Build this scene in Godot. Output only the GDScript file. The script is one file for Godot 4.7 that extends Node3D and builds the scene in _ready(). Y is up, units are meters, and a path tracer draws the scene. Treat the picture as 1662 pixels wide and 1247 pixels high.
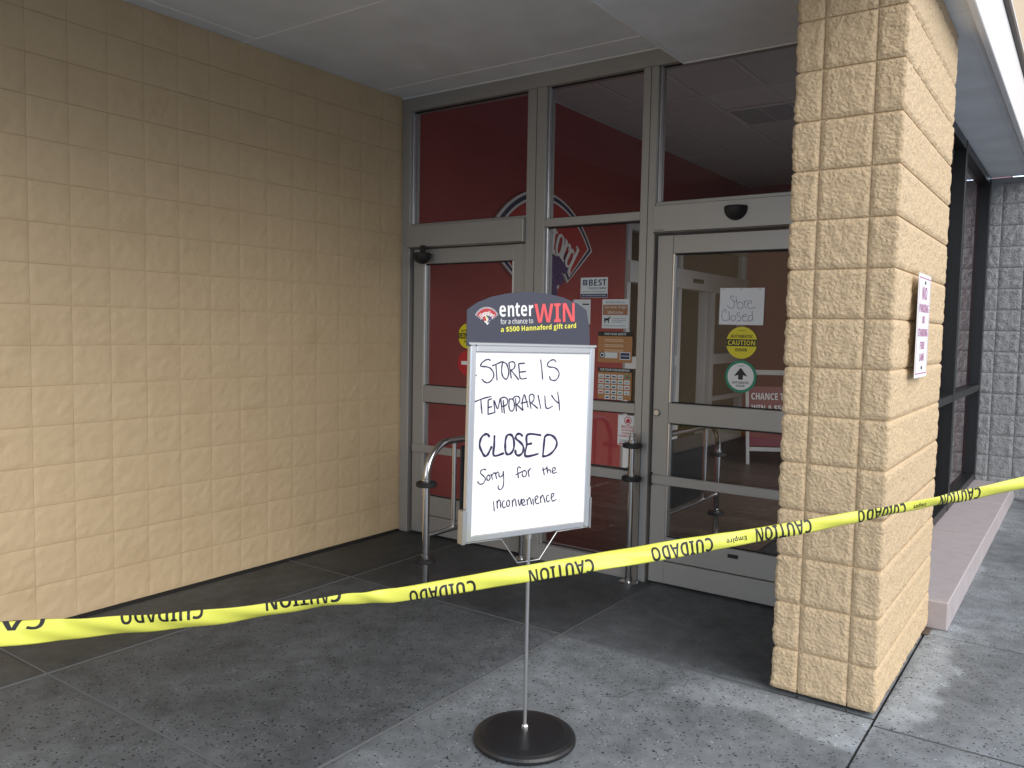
extends Node3D

# ---------------------------------------------------------------- helpers
var M := {}
var names := {}
var rng := RandomNumberGenerator.new()

func numbered(n: String) -> String:
	names[n] = names.get(n, -1) + 1
	return n if names[n] == 0 else "%s_%03d" % [n, names[n]]

func lin(r: float, g: float, b: float, a := 1.0) -> Color:
	var c := Color(r, g, b).linear_to_srgb()
	c.a = a
	return c

func mat(key: String, r: float, g: float, b: float, rough := 0.6, metal := 0.0) -> StandardMaterial3D:
	var m := StandardMaterial3D.new()
	m.resource_name = key
	m.albedo_color = lin(r, g, b)
	m.roughness = rough
	m.metallic = metal
	M[key] = m
	return m

func thing(called: String, label: String, category: String, at := Vector3.ZERO, group := "") -> Node3D:
	var o := Node3D.new()
	o.name = numbered(called)
	add_child(o)
	o.position = at
	o.set_meta("label", label)
	o.set_meta("category", category)
	if group: o.set_meta("group", group)
	return o

func part(called: String, mesh: Mesh, m: Material, parent: Node, at := Vector3.ZERO) -> MeshInstance3D:
	var o := MeshInstance3D.new()
	o.name = called
	o.mesh = mesh
	o.material_override = m
	o.position = at
	parent.add_child(o, true)
	return o

func struct(called: String, mesh: Mesh, m: Material, at := Vector3.ZERO) -> MeshInstance3D:
	var o := MeshInstance3D.new()
	o.name = numbered(called)
	o.mesh = mesh
	o.material_override = m
	o.position = at
	add_child(o)
	o.set_meta("kind", "structure")
	return o

func new_st() -> SurfaceTool:
	var st := SurfaceTool.new()
	st.begin(Mesh.PRIMITIVE_TRIANGLES)
	st.set_smooth_group(-1)
	return st

func done(st: SurfaceTool) -> ArrayMesh:
	st.generate_normals()
	return st.commit()

func tri(st: SurfaceTool, a: Vector3, b: Vector3, c: Vector3):
	st.add_vertex(a); st.add_vertex(b); st.add_vertex(c)

# quad whose front is seen with a,b,c,d running clockwise
func quad(st: SurfaceTool, a: Vector3, b: Vector3, c: Vector3, d: Vector3):
	tri(st, a, b, c); tri(st, a, c, d)

# chamfered box between two corners
func bevel_into(st: SurfaceTool, lo: Vector3, hi: Vector3, r := 0.003):
	var c := (lo + hi) * 0.5
	var h := (hi - lo) * 0.5
	r = minf(r, minf(h.x, minf(h.y, h.z)) * 0.49)
	var face := func(ax: int, s: float) -> Array:
		var u := (ax + 1) % 3
		var v := (ax + 2) % 3
		var out := []
		for k in [[-1, -1], [1, -1], [1, 1], [-1, 1]]:
			var p := Vector3.ZERO
			p[ax] = s * h[ax]
			p[u] = k[0] * (h[u] - r)
			p[v] = k[1] * (h[v] - r)
			out.append(c + p)
		return out
	for ax in 3:
		for s in [-1.0, 1.0]:
			var f: Array = face.call(ax, s)
			if s > 0: quad(st, f[0], f[3], f[2], f[1])
			else: quad(st, f[0], f[1], f[2], f[3])
	for ax in 3:
		var u := (ax + 1) % 3
		var v := (ax + 2) % 3
		for su in [-1.0, 1.0]:
			for sv in [-1.0, 1.0]:
				var q := []
				for e in [-1.0, 1.0]:
					var p1 := Vector3.ZERO
					p1[ax] = e * (h[ax] - r); p1[u] = su * h[u]; p1[v] = sv * (h[v] - r)
					var p2 := Vector3.ZERO
					p2[ax] = e * (h[ax] - r); p2[u] = su * (h[u] - r); p2[v] = sv * h[v]
					q.append([c + p1, c + p2])
				if su * sv > 0: quad(st, q[0][0], q[1][0], q[1][1], q[0][1])
				else: quad(st, q[0][0], q[0][1], q[1][1], q[1][0])
	for sx in [-1.0, 1.0]:
		for sy in [-1.0, 1.0]:
			for sz in [-1.0, 1.0]:
				var a := c + Vector3(sx * h.x, sy * (h.y - r), sz * (h.z - r))
				var b := c + Vector3(sx * (h.x - r), sy * h.y, sz * (h.z - r))
				var d := c + Vector3(sx * (h.x - r), sy * (h.y - r), sz * h.z)
				if sx * sy * sz > 0: tri(st, a, d, b)
				else: tri(st, a, b, d)

func bevel(lo: Vector3, hi: Vector3, r := 0.003) -> ArrayMesh:
	var st := new_st()
	bevel_into(st, lo, hi, r)
	return done(st)

func bar(called: String, lo: Vector3, hi: Vector3, m: Material, parent: Node, r := 0.003) -> MeshInstance3D:
	var c := (lo + hi) * 0.5
	return part(called, bevel(lo - c, hi - c, r), m, parent, c - (parent.position if parent.get_parent() == self else Vector3.ZERO))

func tube_into(st: SurfaceTool, pts: Array, r: float, sides := 14, cap := true):
	var rings := []
	var n := pts.size()
	var ref := Vector3.UP
	var d0: Vector3 = (pts[1] - pts[0]).normalized()
	if absf(d0.dot(ref)) > 0.9: ref = Vector3.RIGHT
	var u := d0.cross(ref).normalized()
	for i in n:
		var d: Vector3 = (pts[mini(i + 1, n - 1)] - pts[maxi(i - 1, 0)]).normalized()
		u = (u - d * u.dot(d)).normalized()
		var v := d.cross(u)
		var ring := []
		for k in sides:
			var a := TAU * k / sides
			ring.append(pts[i] + (u * cos(a) + v * sin(a)) * r)
		rings.append(ring)
	st.set_smooth_group(0)
	for i in n - 1:
		for k in sides:
			var k2 := (k + 1) % sides
			quad(st, rings[i][k], rings[i][k2], rings[i + 1][k2], rings[i + 1][k])
	st.set_smooth_group(-1)
	if cap:
		for k in range(1, sides - 1):
			tri(st, rings[0][0], rings[0][k + 1], rings[0][k])
			tri(st, rings[n - 1][0], rings[n - 1][k], rings[n - 1][k + 1])

func tube(pts: Array, r: float, sides := 14) -> ArrayMesh:
	var st := new_st()
	tube_into(st, pts, r, sides)
	return done(st)

# profile of (radius, y) from bottom to top, turned round the y axis
func lathe(profile: Array, sides := 32) -> ArrayMesh:
	var st := new_st()
	for i in profile.size() - 1:
		var a: Vector2 = profile[i]
		var b: Vector2 = profile[i + 1]
		for k in sides:
			var t0 := TAU * k / sides
			var t1 := TAU * (k + 1) / sides
			var p0 := Vector3(a.x * cos(t0), a.y, a.x * sin(t0))
			var p1 := Vector3(a.x * cos(t1), a.y, a.x * sin(t1))
			var q0 := Vector3(b.x * cos(t0), b.y, b.x * sin(t0))
			var q1 := Vector3(b.x * cos(t1), b.y, b.x * sin(t1))
			if a.x > 0.0: tri(st, p0, q1, p1)
			if b.x > 0.0: tri(st, p0, q0, q1)
	return done(st)

# flat polygon in the xy plane facing +z, with thickness going to -z
func plate(poly: PackedVector2Array, thick: float) -> ArrayMesh:
	var st := new_st()
	plate_into(st, poly, 0.0, thick)
	return done(st)

func plate_into(st: SurfaceTool, poly: PackedVector2Array, z: float, thick: float):
	if Geometry2D.is_polygon_clockwise(poly): poly.reverse()
	var idx := Geometry2D.triangulate_polygon(poly)
	for i in range(0, idx.size(), 3):
		var a := poly[idx[i]]
		var b := poly[idx[i + 1]]
		var c := poly[idx[i + 2]]
		if (b - a).cross(c - a) > 0.0:
			var sw := b; b = c; c = sw
		tri(st, Vector3(a.x, a.y, z), Vector3(b.x, b.y, z), Vector3(c.x, c.y, z))
		if thick > 0.0: tri(st, Vector3(a.x, a.y, z - thick), Vector3(c.x, c.y, z - thick), Vector3(b.x, b.y, z - thick))
	if thick > 0.0:
		var n := poly.size()
		for i in n:
			var a := poly[i]
			var b := poly[(i + 1) % n]
			quad(st, Vector3(a.x, a.y, z), Vector3(a.x, a.y, z - thick), Vector3(b.x, b.y, z - thick), Vector3(b.x, b.y, z))

func rect(x0: float, y0: float, x1: float, y1: float) -> PackedVector2Array:
	return PackedVector2Array([Vector2(x0, y0), Vector2(x1, y0), Vector2(x1, y1), Vector2(x0, y1)])

func disc(cx: float, cy: float, r: float, n := 40, squash := 1.0) -> PackedVector2Array:
	var p := PackedVector2Array()
	for k in n: p.append(Vector2(cx + r * cos(TAU * k / n), cy + squash * r * sin(TAU * k / n)))
	return p

func ring_into(st: SurfaceTool, cx: float, cy: float, r0: float, r1: float, z: float, n := 40):
	for k in n:
		var a := Vector2.from_angle(TAU * k / n)
		var b := Vector2.from_angle(TAU * (k + 1) / n)
		quad(st, Vector3(cx + a.x * r0, cy + a.y * r0, z), Vector3(cx + b.x * r0, cy + b.y * r0, z), Vector3(cx + b.x * r1, cy + b.y * r1, z), Vector3(cx + a.x * r1, cy + a.y * r1, z))

# glyph triangles of a word, in font units
var fonts := {}
func glyphs(s: String, bold := true, family := "Droid Sans") -> PackedVector3Array:
	var key := family + str(bold)
	if not fonts.has(key):
		var f := SystemFont.new()
		f.font_names = PackedStringArray([family])
		f.font_weight = 700 if bold else 400
		fonts[key] = f
	var t := TextMesh.new()
	t.font = fonts[key]
	t.font_size = 48
	t.pixel_size = 0.01
	t.depth = 0.0
	t.curve_step = 1.0
	t.text = s
	var a := t.get_mesh_arrays()
	var v: PackedVector3Array = a[Mesh.ARRAY_VERTEX]
	var out := PackedVector3Array()
	if a[Mesh.ARRAY_INDEX] != null and a[Mesh.ARRAY_INDEX].size():
		for i in a[Mesh.ARRAY_INDEX]: out.append(v[i])
	else:
		out = v
	return out

func bounds(v: PackedVector3Array) -> Rect2:
	var r := Rect2(v[0].x, v[0].y, 0, 0)
	for p in v: r = r.expand(Vector2(p.x, p.y))
	return r

# word fitted into a box (x0,y0)-(x1,y1) on the plane z, turned by tilt round the box's lower left corner
func word_into(st: SurfaceTool, s: String, x0: float, y0: float, x1: float, y1: float, z: float, bold := true, tilt := 0.0, family := "Droid Sans"):
	var g := glyphs(s, bold, family)
	var b := bounds(g)
	var o := Vector2(x0, y0)
	for p in g:
		var q := Vector2((p.x - b.position.x) / b.size.x * (x1 - x0), (p.y - b.position.y) / b.size.y * (y1 - y0)).rotated(tilt)
		st.add_vertex(Vector3(o.x + q.x, o.y + q.y, z))

func word(s: String, x0: float, y0: float, x1: float, y1: float, z: float, m: Material, parent: Node, bold := true, tilt := 0.0, family := "Droid Sans") -> MeshInstance3D:
	var st := new_st()
	word_into(st, s, x0, y0, x1, y1, z, bold, tilt, family)
	return part("lettering", done(st), m, parent)

# pen strokes (millimetres) as rounded ribbons on the plane z
func strokes_into(st: SurfaceTool, list: Array, w: float, z: float):
	for s in list:
		var pts := PackedVector2Array()
		var raw := []
		for i in range(0, s.size(), 2): raw.append(Vector2(s[i], s[i + 1]) * 0.001)
		for i in raw.size() - 1:
			var p0: Vector2 = raw[maxi(i - 1, 0)]
			var p3: Vector2 = raw[mini(i + 2, raw.size() - 1)]
			for k in 5: pts.append(raw[i].cubic_interpolate(raw[i + 1], p0, p3, k / 5.0) if raw.size() > 2 else raw[i].lerp(raw[i + 1], k / 5.0))
		pts.append(raw[-1])
		var n := pts.size()
		for i in n - 1:
			var f0 := 0.86 + 0.14 * sin(i * 0.7 + raw[0].x * 90.0)
			var f1 := 0.86 + 0.14 * sin((i + 1) * 0.7 + raw[0].x * 90.0)
			var d0 := (pts[mini(i + 1, n - 1)] - pts[maxi(i - 1, 0)]).normalized().orthogonal() * w * 0.5 * f0
			var d1 := (pts[mini(i + 2, n - 1)] - pts[i]).normalized().orthogonal() * w * 0.5 * f1
			quad(st, v3(pts[i] - d0, z), v3(pts[i] + d0, z), v3(pts[i + 1] + d1, z), v3(pts[i + 1] - d1, z))
		for e in [pts[0], pts[n - 1]]:
			for k in 8:
				tri(st, v3(e, z), v3(e + Vector2.from_angle(-TAU * k / 8) * w * 0.38, z), v3(e + Vector2.from_angle(-TAU * (k + 1) / 8) * w * 0.38, z))

func v3(p: Vector2, z: float) -> Vector3:
	return Vector3(p.x, p.y, z)

# ---------------------------------------------------------------- textures
func noise_tex(freq: float, octaves: int, sd: int, size := 512, ramp: Gradient = null, kind := FastNoiseLite.TYPE_SIMPLEX_SMOOTH) -> NoiseTexture2D:
	var n := FastNoiseLite.new()
	n.noise_type = kind
	n.seed = sd
	n.frequency = freq
	n.fractal_octaves = octaves
	var t := NoiseTexture2D.new()
	t.width = size
	t.height = size
	t.seamless = true
	t.noise = n
	if ramp: t.color_ramp = ramp
	return t

func grad(stops: Array) -> Gradient:
	var g := Gradient.new()
	g.offsets = PackedFloat32Array(stops.map(func(s): return s[0]))
	g.colors = PackedColorArray(stops.map(func(s): return s[1]))
	return g

func grey(v: float) -> Color:
	return Color(v, v, v)

# concrete: mottled cement with dark and pale stone chips
func concrete_tex(sd: int, chips: int, pale: int, lo: float, hi: float) -> ImageTexture:
	var n := FastNoiseLite.new()
	n.seed = sd
	n.frequency = 0.012
	n.fractal_octaves = 6
	n.fractal_gain = 0.62
	var size := 1024
	var src := n.get_seamless_image(size, size)
	src.convert(Image.FORMAT_L8)
	var a := src.get_data()
	var fine := RandomNumberGenerator.new()
	fine.seed = sd
	var out := PackedByteArray()
	out.resize(size * size * 3)
	for i in size * size:
		var v := lerpf(lo, hi, a[i] / 255.0) + fine.randf_range(-0.035, 0.035)
		out[i * 3] = clampi(int(v * 252.0), 0, 255)
		out[i * 3 + 1] = clampi(int(v * 254.0), 0, 255)
		out[i * 3 + 2] = clampi(int(v * 255.0), 0, 255)
	var im := Image.create_from_data(size, size, false, Image.FORMAT_RGB8, out)
	for k in chips + pale:
		var dark := k < chips
		var cx := fine.randi_range(0, size - 1)
		var cy := fine.randi_range(0, size - 1)
		var ra := fine.randf_range(0.8, 3.6) * (1.0 if dark else 0.7)
		var rb := ra * fine.randf_range(0.35, 0.9)
		var an := fine.randf_range(0, PI)
		var tone := fine.randf_range(0.10, 0.42) if dark else fine.randf_range(0.95, 1.0)
		for dy in range(-5, 6):
			for dx in range(-5, 6):
				var u := (dx * cos(an) + dy * sin(an)) / ra
				var w := (-dx * sin(an) + dy * cos(an)) / rb
				if u * u + w * w < 1.0 + 0.5 * sin(dx * 2.1 + dy * 1.3 + k):
					im.set_pixel(posmod(cx + dx, size), posmod(cy + dy, size), Color(tone * 0.97, tone * 0.98, tone))
	return ImageTexture.create_from_image(im)

func triplanar(m: StandardMaterial3D, per_metre: float):
	m.uv1_triplanar = true
	m.uv1_world_triplanar = true
	m.uv1_scale = Vector3.ONE * per_metre
	m.uv1_triplanar_sharpness = 4.0

func bumpy(m: StandardMaterial3D, t: Texture2D, cm: float):
	m.heightmap_enabled = true
	m.heightmap_texture = t
	m.heightmap_scale = cm
const STROKES_THIN = [
	[-202,306,-210,310,-220,308,-234,300,-243,289,-240,284,-222,283,-204,279,-191,268,-185,254,-188,241,-199,229,-213,224,-226,229,-235,237],
	[-192,287,-176,292,-153,301,-145,300],
	[-177,292,-170,234],
	[-147,301,-151,280,-150,260,-143,245,-132,237,-124,242,-119,258,-122,276,-130,293,-141,299,-147,301],
	[-120,297,-113,269,-107,241],
	[-120,297,-108,302,-97,300,-92,291,-95,279,-107,271,-112,270],
	[-109,270,-91,253,-74,235],
	[-76,295,-72,269,-69,248,-62,238,-38,240],
	[-76,295,-48,297],
	[-70,263,-42,266],
	[26,310,33,272,38,236],
	[99,304,89,311,76,309,62,300,59,289,70,283,89,282,106,274,116,260,113,244,102,233,90,231,75,236,71,247],
	[-264,155,-241,163,-215,170,-194,173],
	[-238,164,-235,139,-231,112],
	[-206,160,-205,109],
	[-206,161,-191,165],
	[-206,133,-189,136],
	[-205,108,-177,114],
	[-175,115,-181,159,-163,127,-153,166,-143,113],
	[-140,158,-133,110],
	[-152,166,-137,170,-124,165,-119,154,-125,142,-139,136,-147,138],
	[-111,165,-114,143,-111,125,-101,117,-92,123,-89,140,-94,158,-100,163,-109,162],
	[-85,164,-79,117],
	[-97,159,-92,169,-80,173,-69,169,-65,159,-70,148,-80,142],
	[-79,142,-50,119],
	[-49,119,-54,146,-51,164,-45,178,-35,155,-26,130],
	[-59,146,-28,151],
	[-23,172,-18,148,-12,125],
	[-23,172,-16,178,-7,179,0,171,-1,157,-10,148,-18,146],
	[-10,145,19,125],
	[19,175,34,124],
	[51,172,60,125,90,131],
	[83,174,100,155,118,143],
	[112,186,120,150,125,115],
	[-283,259,-260,251]]
const STROKES_BOLD = [
	[-197,26,-204,34,-214,35,-228,27,-236,10,-237,-8,-229,-25,-219,-41,-210,-46,-201,-40,-192,-25,-186,-13],
	[-174,27,-174,-5,-174,-46,-132,-40],
	[-106,30,-118,26,-124,10,-125,-10,-123,-31,-117,-43,-107,-45,-93,-37,-85,-18,-87,6,-95,24,-106,30],
	[-49,22,-59,30,-72,29,-79,20,-76,11,-60,0,-45,-14,-41,-30,-47,-44,-61,-52,-74,-47,-79,-32],
	[37,21,-24,26,-27,-15,-31,-56,27,-51],
	[-25,-12,-5,-9],
	[57,14,54,-22,51,-61],
	[57,14,71,21,92,17,110,3,117,-15,110,-34,91,-52,69,-61,51,-62]]
const STROKES_SMALL = [
	[-207,-97,-217,-94,-227,-98,-231,-107,-221,-116,-210,-126,-209,-135,-217,-146,-229,-149,-239,-143,-241,-137],
	[-196,-117,-202,-124,-200,-135,-193,-137,-188,-130,-190,-120,-196,-117],
	[-184,-115,-177,-134],
	[-181,-122,-173,-111,-168,-113],
	[-166,-110,-159,-133],
	[-164,-119,-157,-109,-152,-111],
	[-149,-113,-148,-125,-141,-128,-132,-120,-130,-108],
	[-130,-108,-127,-141,-129,-165,-140,-176,-150,-170,-151,-160],
	[-52,-100,-60,-95,-66,-103,-63,-122,-60,-138],
	[-73,-125,-43,-114],
	[-41,-114,-44,-126,-36,-135,-26,-132,-24,-118,-34,-111,-41,-114],
	[-17,-111,-11,-136],
	[-15,-119,-10,-109,-3,-105],
	[53,-104,61,-135],
	[50,-115,76,-109],
	[72,-103,77,-130],
	[76,-122,82,-115,88,-118,91,-128],
	[98,-125,113,-118,111,-109,103,-110,99,-120,104,-131,121,-128],
	[-170,-218,-165,-254],
	[-155,-217,-151,-246],
	[-153,-228,-147,-215,-140,-219,-137,-243],
	[-122,-220,-129,-223,-130,-236,-124,-246,-115,-243],
	[-106,-219,-111,-227,-108,-241,-101,-242,-97,-232,-100,-221,-106,-219],
	[-86,-222,-83,-245],
	[-84,-230,-78,-218,-71,-222,-66,-245],
	[-59,-221,-50,-245,-44,-220],
	[-42,-238,-29,-232,-32,-222,-39,-223,-41,-235,-35,-245,-23,-243],
	[-18,-224,-13,-245],
	[-16,-231,-7,-218,-2,-222,5,-244],
	[10,-224,15,-248],
	[21,-232,34,-220,28,-214,21,-219,24,-239,33,-245,40,-242],
	[45,-218,49,-243],
	[47,-228,54,-214,60,-218,69,-243],
	[85,-217,76,-219,76,-233,82,-242,91,-238],
	[97,-229,110,-219,108,-211,100,-212,99,-229,107,-241,123,-236]]
const STROKES_PAPER = [
	[-50,52,-57,60,-66,58,-67,49,-58,41,-47,30,-41,13,-46,-4,-59,-11,-74,-6,-85,4],
	[-35,57,-29,26,-24,4],
	[-41,28,-27,32],
	[-25,6,-19,-8,-8,-15,5,-8,10,6,2,21,-12,25,-20,17],
	[15,30,18,11,25,-11],
	[17,17,23,30,33,35],
	[34,13,58,21,57,31,45,32,35,17,39,-4,53,-13,84,-3],
	[-89,-38,-92,-23,-103,-20,-110,-30,-115,-51,-112,-71,-103,-82,-87,-81,-74,-78],
	[-73,-28,-68,-81],
	[-55,-55,-60,-66,-57,-78,-47,-82,-34,-77,-29,-64,-37,-55,-50,-53],
	[-9,-40,-18,-36,-25,-45,-17,-53,-4,-59,1,-72,-7,-83,-23,-83],
	[10,-59,31,-55,28,-46,15,-46,9,-59,12,-78,25,-84,42,-81],
	[61,-50,46,-55,43,-70,49,-82,60,-82,67,-69],
	[64,-27,67,-59,72,-80]]

# ---------------------------------------------------------------- masonry
var rock := FastNoiseLite.new()
var dent := FastNoiseLite.new()

# one block between two corners; faces is a list of outward axes that show ("x+", "x-", "z+")
func rock_block(lo: Vector3, hi: Vector3, faces: Array, amp: float, gap: Vector3, step: float) -> ArrayMesh:
	var st := new_st()
	st.set_smooth_group(0)
	lo += gap * 0.5
	hi -= gap * 0.5
	var px: bool = "x+" in faces
	var nx: bool = "x-" in faces
	var pz: bool = "z+" in faces
	# the sides that run out to a free corner are not drawn back by a joint
	if px: hi.x += gap.x * 0.5
	if nx: lo.x -= gap.x * 0.5
	if pz: hi.z += gap.z * 0.5
	var push := func(p: Vector3) -> Vector3:
		var f := smoothstep(0.0, 0.008, minf(p.y - lo.y, hi.y - p.y))
		if not px and pz: f *= smoothstep(0.0, 0.008, hi.x - p.x)
		if not nx and pz: f *= smoothstep(0.0, 0.008, p.x - lo.x)
		if not pz: f *= smoothstep(0.0, 0.008, hi.z - p.z)
		if px or nx: f *= smoothstep(0.0, 0.008, p.z - lo.z)
		var a := amp * (0.75 + 0.85 * rock.get_noise_3dv(p * 100.0) + 0.35 * absf(rock.get_noise_3dv(p * 38.0 + Vector3(50, 0, 0))))
		var d := Vector3.ZERO
		if pz: d.z += a * f * exp(-(hi.z - p.z) / 0.012)
		if px: d.x += a * f * exp(-(hi.x - p.x) / 0.012)
		if nx: d.x -= a * f * exp(-(p.x - lo.x) / 0.012)
		return p + d
	var sheet := func(o: Vector3, du: Vector3, dv: Vector3, flip: bool):
		var nu := maxi(2, int(round(du.length() / step)))
		var nv := maxi(2, int(round(dv.length() / step)))
		var g := []
		for i in nu + 1:
			var col := []
			for j in nv + 1: col.append(push.call(o + du * (float(i) / nu) + dv * (float(j) / nv)))
			g.append(col)
		for i in nu:
			for j in nv:
				if flip: quad(st, g[i][j], g[i + 1][j], g[i + 1][j + 1], g[i][j + 1])
				else: quad(st, g[i][j], g[i][j + 1], g[i + 1][j + 1], g[i + 1][j])
	var s := hi - lo
	if pz: sheet.call(Vector3(lo.x, lo.y, hi.z), Vector3(s.x, 0, 0), Vector3(0, s.y, 0), false)
	if px: sheet.call(Vector3(hi.x, lo.y, hi.z), Vector3(0, 0, -s.z), Vector3(0, s.y, 0), false)
	if nx: sheet.call(Vector3(lo.x, lo.y, hi.z), Vector3(0, 0, -s.z), Vector3(0, s.y, 0), true)
	# edges that run back into the joints
	st.set_smooth_group(-1)
	var c := [Vector3(lo.x, lo.y, lo.z), Vector3(hi.x, lo.y, lo.z), Vector3(hi.x, hi.y, lo.z), Vector3(lo.x, hi.y, lo.z), Vector3(lo.x, lo.y, hi.z), Vector3(hi.x, lo.y, hi.z), Vector3(hi.x, hi.y, hi.z), Vector3(lo.x, hi.y, hi.z)]
	quad(st, c[3], c[7], c[6], c[2])
	quad(st, c[0], c[1], c[5], c[4])
	if not px: quad(st, c[1], c[2], c[6], c[5])
	if not nx: quad(st, c[0], c[4], c[7], c[3])
	if not pz: quad(st, c[4], c[5], c[6], c[7])
	return done(st)

# face block that bulges towards +z by a few millimetres; origin at its middle
func face_block(w: float, h: float, amp: float, sd: float, n := 9) -> ArrayMesh:
	var st := new_st()
	st.set_smooth_group(0)
	var g := []
	for i in n + 1:
		var col := []
		for j in n + 1:
			var p := Vector2(-w * 0.5 + w * i / n, -h * 0.5 + h * j / n)
			var e := minf(w * 0.5 - absf(p.x), h * 0.5 - absf(p.y))
			var f := smoothstep(0.0, 0.007, e)
			col.append(Vector3(p.x, p.y, f * amp * (0.7 + 1.3 * dent.get_noise_3d(p.x * 100.0, p.y * 100.0, sd * 37.0))))
		g.append(col)
	for i in n:
		for j in n: quad(st, g[i][j], g[i][j + 1], g[i + 1][j + 1], g[i + 1][j])
	st.set_smooth_group(-1)
	var a := w * 0.5
	var b := h * 0.5
	quad(st, Vector3(-a, b, -0.012), Vector3(a, b, -0.012), Vector3(a, b, 0), Vector3(-a, b, 0))
	quad(st, Vector3(-a, -b, 0), Vector3(a, -b, 0), Vector3(a, -b, -0.012), Vector3(-a, -b, -0.012))
	quad(st, Vector3(a, -b, 0), Vector3(a, b, 0), Vector3(a, b, -0.012), Vector3(a, -b, -0.012))
	quad(st, Vector3(-a, -b, -0.012), Vector3(-a, b, -0.012), Vector3(-a, b, 0), Vector3(-a, -b, 0))
	return done(st)

func multi(called: String, mesh: Mesh, m: Material, list: Array, parent: Node) -> MultiMeshInstance3D:
	var mm := MultiMesh.new()
	mm.transform_format = MultiMesh.TRANSFORM_3D
	mm.mesh = mesh
	mm.instance_count = list.size()
	for i in list.size(): mm.set_instance_transform(i, list[i])
	var o := MultiMeshInstance3D.new()
	o.name = called
	o.multimesh = mm
	o.material_override = m
	o.set_meta("kind", "stuff")
	parent.add_child(o, true)
	return o

# ---------------------------------------------------------------- the emblem on the wall and on the sign header
func arc_band(r0: float, r1: float, a0: float, a1: float, sx: float, cy: float, n := 28) -> PackedVector2Array:
	var p := PackedVector2Array()
	for k in n + 1:
		var a := lerpf(a0, a1, float(k) / n)
		p.append(Vector2(cos(a) * r1 * sx, cy + sin(a) * r1))
	for k in n + 1:
		var a := lerpf(a1, a0, float(k) / n)
		p.append(Vector2(cos(a) * r0 * sx, cy + sin(a) * r0))
	return p

# emblem one unit wide, centred, in the xy plane facing +z; lift is the step between its layers
func emblem(parent: Node, xf: Transform3D, lift: float, thick: float):
	var a0 := deg_to_rad(38.0)
	var a1 := deg_to_rad(142.0)
	var put := func(called: String, poly: PackedVector2Array, m: Material, layer: int, th: float):
		var o := part(called, plate(poly, th), m, parent)
		o.transform = xf
		o.position = xf.origin + xf.basis.z.normalized() * lift * layer
	# fruit outline under the banner
	var fruit := PackedVector2Array([Vector2(-0.24, 0.06), Vector2(-0.22, -0.06), Vector2(-0.15, -0.13), Vector2(-0.10, -0.2), Vector2(-0.02, -0.26), Vector2(0.02, -0.32), Vector2(0.08, -0.25), Vector2(0.16, -0.14), Vector2(0.22, -0.06), Vector2(0.25, 0.06), Vector2(0.12, 0.15), Vector2(-0.12, 0.15)])
	put.call("outline", fruit, M.print_white, 1, thick)
	put.call("outline", arc_band(0.29, 0.62, deg_to_rad(33.0), deg_to_rad(147.0), 0.96, -0.285), M.print_white, 2, thick)
	put.call("border", arc_band(0.30, 0.608, deg_to_rad(34.0), deg_to_rad(146.0), 0.957, -0.285), M.print_navy, 3, 0.0)
	put.call("border", arc_band(0.318, 0.587, deg_to_rad(36.0), deg_to_rad(144.0), 0.952, -0.285), M.print_white, 4, 0.0)
	put.call("banner", arc_band(0.328, 0.575, deg_to_rad(37.0), deg_to_rad(143.0), 0.95, -0.285), M.logo_red, 5, 0.0)
	put.call("leaf", PackedVector2Array([Vector2(-0.05, 0.05), Vector2(0.02, 0.1), Vector2(0.13, 0.06), Vector2(0.12, -0.02), Vector2(0.05, -0.06), Vector2(-0.02, -0.03)]), M.logo_green, 3, 0.0)
	put.call("apple", disc(-0.08, -0.08, 0.095, 24, 0.95), M.logo_red, 4, 0.0)
	put.call("pear", PackedVector2Array([Vector2(-0.2, 0.05), Vector2(-0.12, 0.09), Vector2(-0.04, 0.02), Vector2(0.04, -0.08), Vector2(0.06, -0.2), Vector2(0.02, -0.25), Vector2(-0.02, -0.16), Vector2(-0.06, -0.02), Vector2(-0.14, 0.03)]), M.logo_cream, 5, 0.0)
	for g in [[0.1, -0.02], [0.15, 0.0], [0.2, 0.0], [0.09, -0.07], [0.14, -0.06], [0.19, -0.05], [0.1, -0.12], [0.15, -0.11], [0.09, -0.17], [0.05, -0.2]]:
		put.call("grape", disc(g[0], g[1], 0.033, 14), M.logo_purple, 5 + int(g[0] * 100) % 2, 0.0)
	# lettering set along the arch
	var st := new_st()
	var s := "Hannaford"
	var widths := [0.86, 0.6, 0.68, 0.68, 0.6, 0.44, 0.62, 0.52, 0.68]
	var total := 0.0
	for w in widths: total += w
	var pos := 0.0
	for i in s.length():
		var a := lerpf(a1 - 0.05, a0 + 0.05, (pos + widths[i] * 0.5) / total)
		pos += widths[i]
		var g := glyphs(s[i], true, "Droid Serif")
		var b := bounds(g)
		var k := 0.00108 * 48.0 * 9.0
		for p in g:
			var q := Vector2((p.x - b.get_center().x) * k * 0.7, p.y * k - 0.05)
			q = (q + Vector2(0, 0.45)).rotated(a - PI * 0.5)
			st.add_vertex(Vector3(q.x * 0.95, q.y - 0.285, 0))
	var o := part("lettering", done(st), M.print_white, parent)
	o.transform = xf
	o.position = xf.origin + xf.basis.z.normalized() * lift * 7

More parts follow.
